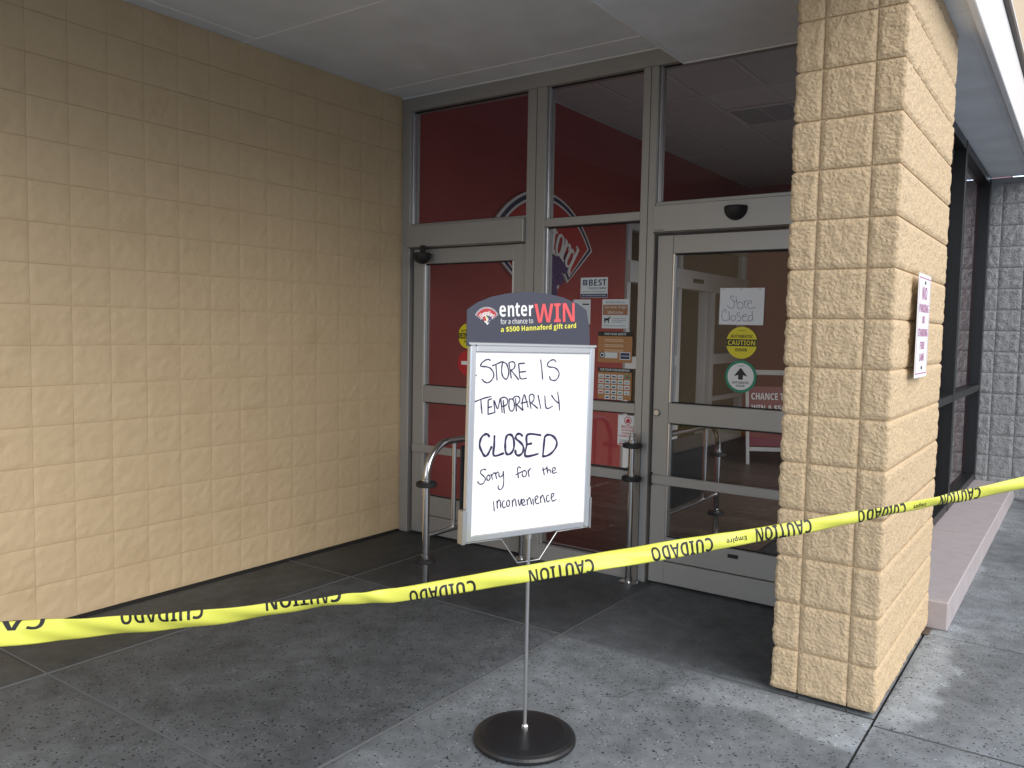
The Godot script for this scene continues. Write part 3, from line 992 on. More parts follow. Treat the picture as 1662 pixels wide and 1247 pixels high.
func materials():
	var speck := noise_tex(0.06, 4, 31, 512)
	var coarse := noise_tex(0.02, 5, 32, 512)
	var paint_ramp := grad([[0.0, Color(0.965, 0.96, 0.95)], [0.35, Color(1, 1, 1)], [0.7, Color(0.99, 0.99, 0.985)], [1.0, Color(0.95, 0.94, 0.925)]])
	var m := mat("tan_paint", 0.61, 0.465, 0.285, 0.62)
	m.albedo_texture = noise_tex(0.004, 5, 33, 1024, paint_ramp)
	triplanar(m, 0.55)
	bumpy(m, speck, 0.22)
	m = mat("tan_rough", 0.585, 0.445, 0.28, 0.75)
	m.albedo_texture = noise_tex(0.05, 4, 34, 512, grad([[0.0, Color(0.84, 0.81, 0.77)], [0.25, Color(0.96, 0.95, 0.93)], [0.4, Color(1, 1, 1)], [1.0, Color(1, 1, 1)]]))
	triplanar(m, 1.6)
	bumpy(m, speck, 0.55)
	m = mat("tan_mortar", 0.60, 0.45, 0.27, 0.7)
	m = mat("grey_paint", 0.31, 0.32, 0.33, 0.65)
	m.albedo_texture = noise_tex(0.03, 4, 36, 512, grad([[0.0, grey(0.78)], [0.4, grey(0.97)], [1.0, grey(1.0)]]))
	triplanar(m, 1.2)
	bumpy(m, speck, 0.6)
	mat("grey_mortar", 0.29, 0.30, 0.31, 0.7)
	m = mat("concrete_smooth", 1, 1, 1, 0.55)
	m.albedo_texture = concrete_tex(3, 900, 300, 0.50, 0.66)
	m.vertex_color_use_as_albedo = true
	m.metallic_specular = 0.4
	triplanar(m, 0.62)
	bumpy(m, coarse, 0.12)
	m = mat("concrete_chips", 1, 1, 1, 0.7)
	m.albedo_texture = concrete_tex(4, 4600, 1100, 0.56, 0.72)
	m.vertex_color_use_as_albedo = true
	m.metallic_specular = 0.4
	triplanar(m, 0.62)
	bumpy(m, coarse, 0.12)
	m = mat("asphalt", 0.19, 0.19, 0.195, 0.9)
	m.albedo_texture = noise_tex(0.2, 3, 39, 512, grad([[0.0, grey(0.6)], [1.0, grey(1.0)]]))
	triplanar(m, 1.0)
	mat("sealant", 0.105, 0.11, 0.115, 0.85)
	mat("bed", 0.03, 0.029, 0.027, 0.95)
	m = mat("soffit_white", 0.80, 0.845, 0.90, 0.7)
	m.albedo_texture = noise_tex(0.01, 4, 40, 512, grad([[0.0, grey(0.93)], [1.0, grey(1.0)]]))
	triplanar(m, 0.4)
	mat("caulk", 0.78, 0.79, 0.79, 0.55)
	mat("fascia_white", 0.80, 0.81, 0.83, 0.4)
	mat("trim_brown", 0.07, 0.055, 0.045, 0.5)
	m = mat("stucco", 0.60, 0.49, 0.36, 0.85)
	triplanar(m, 2.0)
	bumpy(m, speck, 0.3)
	m = mat("frame_metal", 0.385, 0.375, 0.36, 0.42, 0.35)
	mat("door_gasket", 0.012, 0.012, 0.013, 0.7)
	mat("bronze", 0.018, 0.019, 0.021, 0.38, 0.3)
	m = mat("glass", 0.02, 0.022, 0.022, 0.02)
	m.albedo_color.a = 0.07
	m.transparency = BaseMaterial3D.TRANSPARENCY_ALPHA
	m = mat("dark_glass", 0.01, 0.012, 0.012, 0.02)
	m.albedo_color.a = 0.2
	m.transparency = BaseMaterial3D.TRANSPARENCY_ALPHA
	m = mat("stone_pink", 0.43, 0.395, 0.41, 0.5)
	m.albedo_texture = noise_tex(0.015, 5, 41, 512, grad([[0.0, Color(0.94, 0.93, 0.93)], [0.5, Color(0.985, 0.98, 0.98)], [1.0, Color(1, 1, 1)]]))
	triplanar(m, 0.8)
	mat("chrome", 0.62, 0.62, 0.63, 0.14, 1.0)
	mat("steel", 0.55, 0.56, 0.57, 0.3, 0.9)
	mat("aluminium", 0.72, 0.74, 0.77, 0.28, 0.85)
	mat("rubber", 0.014, 0.014, 0.015, 0.6)
	mat("black_panel", 0.012, 0.014, 0.017, 0.35)
	mat("base_black", 0.014, 0.014, 0.016, 0.36)
	mat("whiteboard", 0.84, 0.85, 0.86, 0.25)
	mat("marker", 0.018, 0.015, 0.07, 0.5)
	mat("header_navy", 0.055, 0.058, 0.085, 0.3)
	m = mat("tape", 0.78, 0.80, 0.13, 0.26)
	m.backlight_enabled = true
	m.backlight = lin(0.30, 0.30, 0.02)
	mat("red_wall", 0.33, 0.045, 0.05, 0.6)
	mat("poster_red", 0.30, 0.03, 0.06, 0.4)
	mat("inner_white", 0.68, 0.70, 0.71, 0.5)
	mat("tile_white", 0.62, 0.62, 0.60, 0.9)
	mat("grid_white", 0.72, 0.72, 0.70, 0.6)
	m = mat("plank", 0.13, 0.095, 0.07, 0.42)
	m.albedo_texture = noise_tex(0.02, 4, 44, 512, grad([[0.0, grey(0.7)], [1.0, grey(1.0)]]))
	triplanar(m, 0.9)
	mat("store_beige", 0.34, 0.30, 0.24, 0.7)
	mat("mat_black", 0.015, 0.016, 0.018, 0.95)
	mat("lens", 0.5, 0.55, 0.55, 0.2)
	mat("plastic_white", 0.75, 0.76, 0.76, 0.4)
	mat("paper", 0.78, 0.79, 0.82, 0.8)
	mat("pen_grey", 0.16, 0.17, 0.24, 0.7)
	mat("print_white", 0.82, 0.82, 0.82, 0.5)
	mat("print_grey", 0.62, 0.66, 0.68, 0.5)
	mat("print_dim", 0.28, 0.30, 0.32, 0.5)
	mat("print_black", 0.012, 0.012, 0.013, 0.5)
	mat("print_navy", 0.02, 0.03, 0.10, 0.5)
	mat("print_red", 0.50, 0.02, 0.03, 0.5)
	mat("print_green", 0.02, 0.26, 0.15, 0.5)
	mat("print_yellow", 0.78, 0.66, 0.02, 0.5)
	mat("print_brown", 0.32, 0.15, 0.07, 0.5)
	mat("print_orange", 0.40, 0.19, 0.07, 0.5)
	mat("print_tan", 0.62, 0.45, 0.32, 0.5)
	mat("print_coral", 0.80, 0.10, 0.11, 0.45)
	mat("print_lemon", 0.82, 0.78, 0.10, 0.45)
	mat("sign_purple", 0.42, 0.06, 0.26, 0.45)
	mat("logo_red", 0.45, 0.035, 0.04, 0.5)
	mat("logo_green", 0.06, 0.22, 0.05, 0.5)
	mat("logo_purple", 0.09, 0.05, 0.17, 0.5)
	mat("logo_cream", 0.75, 0.68, 0.45, 0.5)

func ground_and_paving():
	var g := PlaneMesh.new()
	g.size = Vector2(500, 500)
	struct("parking_ground", g, M.asphalt, Vector3(0, -0.14, 0))
	struct("pavement_bed", bevel(Vector3(0, -0.13, -4.75), Vector3(6.8, -0.03, 7.0), 0.001), M.bed)
	var p := Node3D.new()
	p.name = "pavement"
	p.set_meta("kind", "structure")
	add_child(p)
	# entry bay
	var xs := [0.0, 0.58, 2.13, 3.64]
	var zs := [-0.07, 1.1, 2.92, 4.75, 6.6]
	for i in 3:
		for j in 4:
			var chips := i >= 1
			var tone: float = [[0.18, 0.2, 0.21, 0.22], [0.22, 0.26, 0.28, 0.3], [0.36, 0.44, 0.5, 0.54]][i][j]  # slab's own tone, with the entry's fading light put in towards the doors
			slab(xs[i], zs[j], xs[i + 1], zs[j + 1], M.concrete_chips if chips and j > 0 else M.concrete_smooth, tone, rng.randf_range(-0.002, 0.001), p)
	# pale sealant in the entry joints
	for x in [0.58, 2.13]: part("joint_sealant", bevel(Vector3(x - 0.0055, -0.03, 1.1), Vector3(x + 0.0055, -0.0015, 6.6), 0.002), M.sealant, p)
	for x in [0.58, 2.13]: part("joint_sealant", bevel(Vector3(x - 0.004, -0.03, -0.06), Vector3(x + 0.004, -0.003, 1.094), 0.002), M.sealant, p)
	part("joint_sealant", bevel(Vector3(0.0, -0.03, 1.0955), Vector3(3.2, -0.003, 1.1045), 0.002), M.sealant, p)
	part("joint_sealant", bevel(Vector3(0.0, -0.03, 2.9155), Vector3(2.124, -0.002, 2.9245), 0.002), M.sealant, p)
	var crack := new_st()
	var cp := [Vector2(2.93, 1.16), Vector2(2.885, 1.235), Vector2(2.90, 1.30), Vector2(2.80, 1.335), Vector2(2.815, 1.40), Vector2(2.745, 1.47), Vector2(2.735, 1.56), Vector2(2.66, 1.62)]
	for i in cp.size() - 1:
		for k in 4:
			var p0: Vector2 = cp[i].lerp(cp[i + 1], k / 4.0) + Vector2(0.004 * sin(i * 5.0 + k * 2.1), 0.004 * cos(i * 3.0 + k * 1.7))
			var p1: Vector2 = cp[i].lerp(cp[i + 1], (k + 1) / 4.0) + Vector2(0.004 * sin(i * 5.0 + (k + 1) * 2.1), 0.004 * cos(i * 3.0 + (k + 1) * 1.7))
			if k == 3: p1 = cp[i + 1] + Vector2(0.004 * sin((i + 1) * 5.0), 0.004 * cos((i + 1) * 3.0))
			var nn := (p1 - p0).orthogonal().normalized() * (0.0006 + 0.0006 * absf(sin(i * 2.0 + k)))
			quad(crack, Vector3(p0.x - nn.x, 0.0022, p0.y - nn.y), Vector3(p1.x - nn.x, 0.0022, p1.y - nn.y), Vector3(p1.x + nn.x, 0.0022, p1.y + nn.y), Vector3(p0.x + nn.x, 0.0022, p0.y + nn.y))
	part("crack", done(crack), M.bed, p)
	# walk along the windows
	var zr := [-4.6, -3.0, -1.53, -0.1, 1.16, 2.92, 4.75, 6.6]
	for j in 7:
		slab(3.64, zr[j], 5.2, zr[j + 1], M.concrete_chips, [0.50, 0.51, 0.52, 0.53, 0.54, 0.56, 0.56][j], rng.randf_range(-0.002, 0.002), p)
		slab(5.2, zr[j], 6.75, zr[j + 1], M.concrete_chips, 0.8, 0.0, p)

func block_wall():
	var t := thing("block_wall", "long tan painted concrete block wall beside the entrance", "wall")
	bar("core", Vector3(-0.3, 0.016, -0.0), Vector3(-0.004, 3.6, 13.0), M.tan_mortar, t, 0.001)
	bar("dark_base_recess", Vector3(-0.3, -0.1, 0.0), Vector3(-0.022, 0.016, 13.0), M.bed, t, 0.001)  # near-black strip in the recess draws the dark line at the wall foot
	var cell := 0.2032
	var w := cell - 0.0045
	var kinds := []
	for k in 10: kinds.append(face_block(cell - 0.001, cell - 0.0032, 0.0032, float(k), 11))
	var turn := Basis(Vector3.UP, PI * 0.5)
	var rest := []
	for k in kinds.size(): rest.append([])
	var z_first := 0.0607   # the first cut course piece beside the door frame
	for r in 16:
		for c in 41:
			var k := rng.randi_range(0, 9)
			var at := Vector3(0.0, (r + 0.5) * cell + 0.012, z_first + (c + 0.5) * cell)
			var b := turn
			if rng.randf() < 0.5: b = b * Basis(Vector3(0, 0, 1), PI)
			if c < 18:
				var o := part("block", kinds[k], M.tan_paint, t)
				o.transform = Transform3D(b, at)
			else: rest[k].append(Transform3D(b, at))
		part("block", face_block(z_first - 0.004, w, 0.004, r + 50.0, 5), M.tan_paint, t).transform = Transform3D(turn, Vector3(0.0, (r + 0.5) * cell + 0.006, z_first * 0.5))
	for k in kinds.size(): multi("far_blocks", kinds[k], M.tan_paint, rest[k], t)
	bar("upper_wall", Vector3(-0.3, 3.6, 0.0), Vector3(0.0, 5.6, 13.0), M.stucco, t, 0.002)

func pillar():
	var t := thing("block_pillar", "free-standing tan split-face block pillar at the corner of the entrance", "pillar", Vector3(3.43, 0, 0.46))
	var off := -t.position
	var x0 := 3.225
	var x1 := 3.635
	var z0 := -0.18
	var z1 := 1.105
	part("dark_base_recess", bevel(Vector3(x0 + 0.035, 0.0, z0 + 0.03) + off, Vector3(x1 - 0.035, 0.03, z1 - 0.035) + off, 0.002), M.bed, t)  # near-black colour puts the shadow line of the gap under the blocks
	part("core", bevel(Vector3(x0 + 0.0055, 0.03, z0) + off, Vector3(x1 - 0.0055, 3.12, z1 - 0.0055) + off, 0.002), M.tan_rough, t)
	var cell := 0.2032
	var gap := Vector3(0.006, 0.006, 0.0025)
	for r in 16:
		var y0 := 0.016 if r == 0 else r * cell
		var y1 := minf((r + 1) * cell, 3.105)
		if y1 - y0 < 0.03: continue
		var long := 0.4064 if r % 2 == 0 else 0.2032
		var list := [
			[Vector3(x0, y0, z1 - 0.2), Vector3(x0 + 0.102, y1, z1), ["z+", "x-"]],
			[Vector3(x0 + 0.102, y0, z1 - 0.12), Vector3(x0 + 0.305, y1, z1), ["z+"]],
			[Vector3(x0 + 0.305, y0, z1 - long), Vector3(x1, y1, z1), ["z+", "x+"]]]
		var z := z1 - long
		while z > z0 + 0.02:
			var zn := maxf(z - 0.4064, z0)
			if zn - z0 < 0.06: zn = z0
			list.append([Vector3(x1 - 0.12, y0, zn), Vector3(x1, y1, z), ["x+"]])
			z = zn
		z = z1 - 0.2
		while z > z0 + 0.02:
			var zn := maxf(z - 0.4064, z0)
			if zn - z0 < 0.06: zn = z0
			list.append([Vector3(x0, y0, zn), Vector3(x0 + 0.1, y1, z), ["x-"]])
			z = zn
		for b in list:
			part("block", rock_block(b[0] + off, b[1] + off, b[2], 0.009, gap, 0.0115), M.tan_rough, t)

func grey_wing():
	var t := thing("grey_block_wall", "grey painted split-face block wall at the end of the window ledge", "wall")
	bar("core", Vector3(3.36, 0.0, -5.0), Vector3(6.75, 3.1, -4.606), M.grey_mortar, t, 0.001)
	var cell := 0.2032
	var w := cell - 0.008
	var kinds := []
	for k in 6: kinds.append(face_block(w, w, 0.009, 100.0 + k, 12))
	var rest := []
	for k in 6: rest.append([])
	for r in 15:
		part("block", face_block(0.108, w, 0.009, 120.0 + r, 10), M.grey_paint, t).position = Vector3(3.444, (r + 0.5) * cell + 0.004, -4.6)
		for c in 15:
			var k := rng.randi_range(0, 5)
			var xf := Transform3D(Basis(Vector3(0, 0, 1), PI * float(rng.randi_range(0, 1))), Vector3(3.502 + (c + 0.5) * cell, (r + 0.5) * cell + 0.004, -4.6))
			if c < 5: part("block", kinds[k], M.grey_paint, t).transform = xf
			else: rest[k].append(xf)
	for k in 6: multi("far_blocks", kinds[k], M.grey_paint, rest[k], t)
	bar("upper_wall", Vector3(3.78, 3.1, -5.0), Vector3(6.75, 5.6, -4.6), M.stucco, t, 0.002)
	# window wall with dark frame
	t = thing("window_wall", "tall dark-framed shop windows above the stone ledge", "window")
	var fx0 := 3.31
	var fx1 := 3.40
	for z in [[-0.27, -0.19], [-2.78, -2.71], [-4.6, -4.52]]:
		bar("mullion", Vector3(fx0, 0.16, z[0]), Vector3(fx1, 3.1, z[1]), M.bronze, t)
	for y in [[0.16, 0.225], [1.045, 1.105], [3.03, 3.1]]:
		for z in [[-2.71, -0.27], [-4.52, -2.78]]:
			bar("frame_rail", Vector3(fx0 + 0.004, y[0], z[0]), Vector3(fx1 - 0.004, y[1], z[1]), M.bronze, t)
	for z in [[-2.71, -0.27], [-4.52, -2.78]]:
		for y in [[0.225, 1.045], [1.105, 3.03]]:
			glass_sheet(Vector3(3.338, y[0], z[0]), Vector3(3.344, y[1], z[1]), M.dark_glass, t)
	# stone ledge
	t = thing("stone_ledge", "low pinkish stone ledge under the dark windows", "ledge")
	for z in [[-1.93, -0.185], [-3.4, -1.938], [-4.6, -3.408]]:
		bar("ledge_stone", Vector3(3.30, 0.0, z[0]), Vector3(3.735, 0.155, z[1]), M.stone_pink, t, 0.006)
	for z in [-1.934, -3.404]: bar("joint", Vector3(3.31, 0.004, z - 0.004), Vector3(3.732, 0.152, z + 0.004), M.caulk, t, 0.001)

func canopy():
	var t := thing("entrance_canopy", "white soffit and fascia of the canopy over the entrance", "canopy")
	# main soffit panels, light seams between them
	for a in [[0.0, 0.06, 2.28, 0.275], [0.0, 0.285, 2.28, 1.445], [0.0, 1.455, 0.115, 4.2], [0.125, 1.455, 2.28, 4.2]]:
		bar("soffit_panel", Vector3(a[0] + 0.002, 3.256, a[1]), Vector3(a[2], 3.28, a[3]), M.soffit_white, t, 0.002)
	bar("seam", Vector3(0.0, 3.252, 0.271), Vector3(2.28, 3.262, 0.289), M.caulk, t, 0.002)
	bar("seam", Vector3(0.0, 3.252, 1.441), Vector3(2.28, 3.262, 1.459), M.caulk, t, 0.002)
	bar("seam", Vector3(0.111, 3.252, 1.459), Vector3(0.129, 3.262, 4.2), M.caulk, t, 0.002)
	bar("seam", Vector3(0.0, 3.244, 0.05), Vector3(2.28, 3.256, 0.062), M.caulk, t, 0.002)
	# lower soffit on the pillar side
	bar("soffit_panel", Vector3(2.28, 3.106, 0.14), Vector3(3.74, 3.3, 4.2), M.soffit_white, t, 0.004)
	bar("soffit_panel", Vector3(3.2, 3.106, -4.6), Vector3(3.74, 3.3, 0.135), M.soffit_white, t, 0.004)
	bar("corner_bead", Vector3(2.272, 3.1, 0.13), Vector3(2.29, 3.114, 4.2), M.caulk, t, 0.002)
	bar("corner_bead", Vector3(2.29, 3.1, 0.13), Vector3(3.2, 3.114, 0.146), M.caulk, t, 0.002)
	bar("seam", Vector3(3.685, 3.1, -4.6), Vector3(3.697, 3.107, -0.2), M.soffit_white, t, 0.001)
	# edge of the roof
	bar("fascia", Vector3(3.74, 3.06, -4.598), Vector3(3.775, 3.43, 4.235), M.fascia_white, t, 0.004)
	bar("fascia", Vector3(-0.3, 3.06, 4.2), Vector3(3.739, 3.43, 4.235), M.fascia_white, t, 0.004)  # unseen front edge, its reach shaped to tune the daylight underneath
	bar("trim", Vector3(3.7, 3.431, -4.598), Vector3(3.80, 3.48, 4.26), M.trim_brown, t, 0.003)
	bar("trim", Vector3(-0.3, 3.431, 4.15), Vector3(3.699, 3.48, 4.26), M.trim_brown, t, 0.003)
	bar("roof_mass", Vector3(0.002, 3.74, -8.0), Vector3(3.72, 5.6, 4.2), M.stucco, t, 0.01)
	bar("roof_edge", Vector3(0.002, 3.482, 0.14), Vector3(3.72, 3.738, 4.2), M.stucco, t, 0.002)
	bar("bulkhead", Vector3(0.002, 3.284, -0.05), Vector3(3.2, 3.72, 0.05), M.soffit_white, t, 0.002)
	bar("bulkhead", Vector3(3.2, 3.302, -4.6), Vector3(3.739, 3.738, 0.135), M.soffit_white, t, 0.002)

func pane(lo: Vector3, hi: Vector3, parent: Node):
	glass_sheet(lo, hi, M.glass, parent)

# one sheet of glass: across z, or across x where the box is thin in x
func glass_sheet(lo: Vector3, hi: Vector3, m: Material, parent: Node):
	var q := QuadMesh.new()
	var c := (lo + hi) * 0.5
	var s := hi - lo
	q.size = Vector2(s.x, s.y) if s.z < s.x else Vector2(s.z, s.y)
	var o := part("pane", q, m, parent, c - (parent.position if parent.get_parent() == self else Vector3.ZERO))
	if s.x < s.z: o.rotation.y = PI * 0.5

# inner stop along the glass edge; paler metal puts in the reveal's sky-lit brightness
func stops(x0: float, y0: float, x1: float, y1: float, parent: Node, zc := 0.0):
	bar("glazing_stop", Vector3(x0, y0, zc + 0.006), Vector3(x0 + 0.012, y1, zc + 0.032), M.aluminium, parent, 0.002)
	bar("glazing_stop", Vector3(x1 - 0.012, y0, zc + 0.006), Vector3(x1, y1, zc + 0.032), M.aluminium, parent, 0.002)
	bar("gasket", Vector3(x0 + 0.012, y1 - 0.008, zc + 0.006), Vector3(x1 - 0.012, y1, zc + 0.02), M.door_gasket, parent, 0.001)
	bar("gasket", Vector3(x0 + 0.012, y0, zc + 0.006), Vector3(x1 - 0.012, y0 + 0.006, zc + 0.016), M.door_gasket, parent, 0.001)

func storefront():
	var t := thing("glass_storefront", "metal-framed glass entrance front between tan wall and pillar", "storefront")
	var f: Material = M.frame_metal
	bar("jamb", Vector3(0.004, 0.0, -0.055), Vector3(0.085, 3.15, 0.055), f, t)
	bar("mullion", Vector3(1.135, 0.0, -0.055), Vector3(1.285, 3.15, 0.055), f, t)
	bar("mullion", Vector3(1.985, 0.0, -0.055), Vector3(2.085, 3.15, 0.055), f, t)
	bar("jamb", Vector3(3.15, 0.0, -0.055), Vector3(3.214, 3.15, 0.055), f, t)
	bar("head", Vector3(0.004, 3.15, -0.06), Vector3(3.214, 3.243, 0.06), f, t)
	# cover joints on the mullions
	for x in [1.21, 2.035]: bar("joint_line", Vector3(x - 0.002, 0.0, 0.0552), Vector3(x + 0.002, 3.15, 0.0562), M.door_gasket, t, 0.0003)
	# door operator headers
	for h in [[0.086, 1.134, 2.145, 2.305], [2.086, 3.149, 2.152, 2.315]]:
		var hb := bar("door_header", Vector3(h[0], h[2], -0.06), Vector3(h[1], h[3], 0.085), f, t, 0.004)
		var sx := 0.25 if h[0] < 1.0 else 2.6
		var prof := []
		for k in 9: prof.append(Vector2(0.068 * sin(PI * 0.5 * k / 8.0), -0.072 * cos(PI * 0.5 * k / 8.0)))
		prof.append(Vector2(0.064, 0.008))
		prof.append(Vector2(0.0, 0.01))
		var dome := lathe(prof, 28)
		var s := part("motion_sensor", dome, M.rubber, hb)
		s.position = Vector3(sx, 2.268 if h[0] > 1.0 else 2.095, 0.085 if h[0] > 1.0 else 0.1) - hb.position
		if h[0] < 1.0:
			part("sensor_arm", bevel(Vector3(-0.02, 0.0, -0.02), Vector3(0.02, 0.09, 0.0)), M.rubber, hb).position = Vector3(sx, 2.07, 0.1) - hb.position
		else:
			var st := new_st()
			word_into(st, "ASSA ABLOY", 0.0, 0.0, 0.055, 0.008, 0.0)
			part("lettering", done(st), M.print_black, hb).position = Vector3(2.10, 2.163, 0.0858) - hb.position
		bar("header_seam", Vector3(h[0] + 0.004, h[2] + 0.002, 0.0852), Vector3(h[1] - 0.004, h[2] + 0.006, 0.0862), M.door_gasket, t, 0.0003)
	bar("transom_bar", Vector3(0.086, 2.306, -0.05), Vector3(1.134, 2.325, 0.05), f, t)
	bar("transom_bar", Vector3(2.086, 2.316, -0.05), Vector3(3.149, 2.34, 0.05), f, t)
	bar("transom_bar", Vector3(1.286, 2.238, -0.052), Vector3(1.984, 2.292, 0.052), f, t)
	bar("rail", Vector3(1.286, 1.049, -0.052), Vector3(1.984, 1.111, 0.052), f, t)
	bar("rail", Vector3(1.286, 0.623, -0.052), Vector3(1.984, 0.684, 0.052), f, t)
	bar("sill", Vector3(1.286, 0.0, -0.055), Vector3(1.984, 0.11, 0.055), f, t)
	for g in [[0.086, 2.326, 1.134, 3.149], [1.286, 2.293, 1.984, 3.149], [2.086, 2.341, 3.149, 3.149], [1.286, 1.112, 1.984, 2.237], [1.286, 0.685, 1.984, 1.048], [1.286, 0.111, 1.984, 0.622]]:
		pane(Vector3(g[0], g[1], -0.003), Vector3(g[2], g[3], 0.003), t)
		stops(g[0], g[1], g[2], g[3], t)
	sliding_door("sliding glass door next to the tan block wall, partly behind the sign", 0.112, 1.128, false)
	sliding_door("sliding glass door beside the pillar with taped paper notice", 2.1, 3.145, true)

func sliding_door(label: String, x0: float, x1: float, fittings: bool):
	var t := thing("sliding_door", label, "door", Vector3(x0, 0, 0))
	var f: Material = M.frame_metal
	var a := x0 + 0.102
	var b := x1 - 0.102
	var z := 0.034
	bar("stile", Vector3(x0, 0.012, -z), Vector3(a, 2.14, z), f, t)
	bar("stile", Vector3(b, 0.012, -z), Vector3(x1, 2.14, z), f, t)
	bar("top_rail", Vector3(a, 2.03, -z + 0.001), Vector3(b, 2.139, z - 0.001), f, t)
	bar("middle_rail", Vector3(a, 1.006, -z + 0.001), Vector3(b, 1.129, z - 0.001), f, t)
	bar("bottom_rail", Vector3(a, 0.155, -z + 0.001), Vector3(b, 0.3, z - 0.001), f, t)
	bar("kick_plate", Vector3(a, 0.014, -z), Vector3(b, 0.15, z + 0.004), f, t)
	pane(Vector3(a, 1.13, -0.003), Vector3(b, 2.029, 0.003), t)
	pane(Vector3(a, 0.301, -0.003), Vector3(b, 1.005, 0.003), t)
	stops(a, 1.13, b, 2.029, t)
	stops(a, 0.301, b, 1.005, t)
	bar("push_bar", Vector3(x0 + 0.012, 0.627, z + 0.002), Vector3(x1, 0.684, z + 0.02), f, t)
	if fittings:
		bar("bar_bracket", Vector3(x0 + 0.002, 0.615, z + 0.001), Vector3(x0 + 0.0115, 0.695, z + 0.022), M.rubber, t)
		var lock := part("lock_cylinder", lathe([Vector2(0.022, 0), Vector2(0.022, 0.012), Vector2(0.017, 0.018), Vector2(0.0, 0.018)], 24), M.steel, t, Vector3(0.03, 1.066, z))
		lock.rotation.x = PI * 0.5
		bar("maker_plate", Vector3(2.605, 0.247, z), Vector3(2.668, 0.27, z + 0.0015), M.print_black, t, 0.0005)

func lone_post():
	var t := thing("rail_post", "short chrome post with two black bumper rings before the middle mullion", "post", Vector3(2.01, 0, 0.12))
	part("tube", tube([Vector3(0, 0, 0), Vector3(0, 0.5, 0), Vector3(0, 0.885, 0)], 0.023, 20), M.chrome, t)
	part("cap_fitting", lathe([Vector2(0.0235, 0.885), Vector2(0.0235, 0.915), Vector2(0.018, 0.918), Vector2(0.018, 0.935), Vector2(0, 0.935)], 20), M.steel, t)
	part("flange", lathe([Vector2(0, 0), Vector2(0.06, 0), Vector2(0.06, 0.007), Vector2(0.052, 0.012), Vector2(0.026, 0.015), Vector2(0.0245, 0.035)], 28), M.chrome, t)
	for y in [0.64, 0.845]: collar(t, Vector3(0, y, 0))

func parking_sign():
	var t := thing("parking_sign", "narrow white No Parking or Standing Fire Lane sign on the pillar", "sign", Vector3(3.672, 1.605, 0.645))
	t.rotation.y = PI * 0.5
	part("plate", bevel(Vector3(-0.152, -0.225, -0.002), Vector3(0.152, 0.225, 0.001), 0.001), M.fascia_white, t)
	var st := new_st()
	for r in [rect(-0.14, 0.205, 0.14, 0.209), rect(-0.14, -0.209, 0.14, -0.205), rect(-0.142, -0.205, -0.138, 0.205), rect(0.138, -0.205, 0.142, 0.205)]: plate_into(st, r, 0.0014, 0.0)
	part("border", done(st), M.sign_purple, t)
	for w in [["NO", -0.06, 0.115, 0.06, 0.17], ["PARKING", -0.115, 0.06, 0.115, 0.095], ["OR", -0.032, 0.012, 0.032, 0.044], ["STANDING", -0.12, -0.045, 0.12, -0.012], ["FIRE", -0.055, -0.1, 0.055, -0.068], ["LANE", -0.058, -0.152, 0.058, -0.12]]:
		word(w[0], w[1], w[2], w[3], w[4], 0.0016, M.sign_purple, t)
	for y in [0.188, -0.182]:
		var b := part("bolt", lathe([Vector2(0.008, 0), Vector2(0.007, 0.003), Vector2(0, 0.004)], 12), M.rubber, t, Vector3(0, y, 0.001))
		b.rotation.x = PI * 0.5

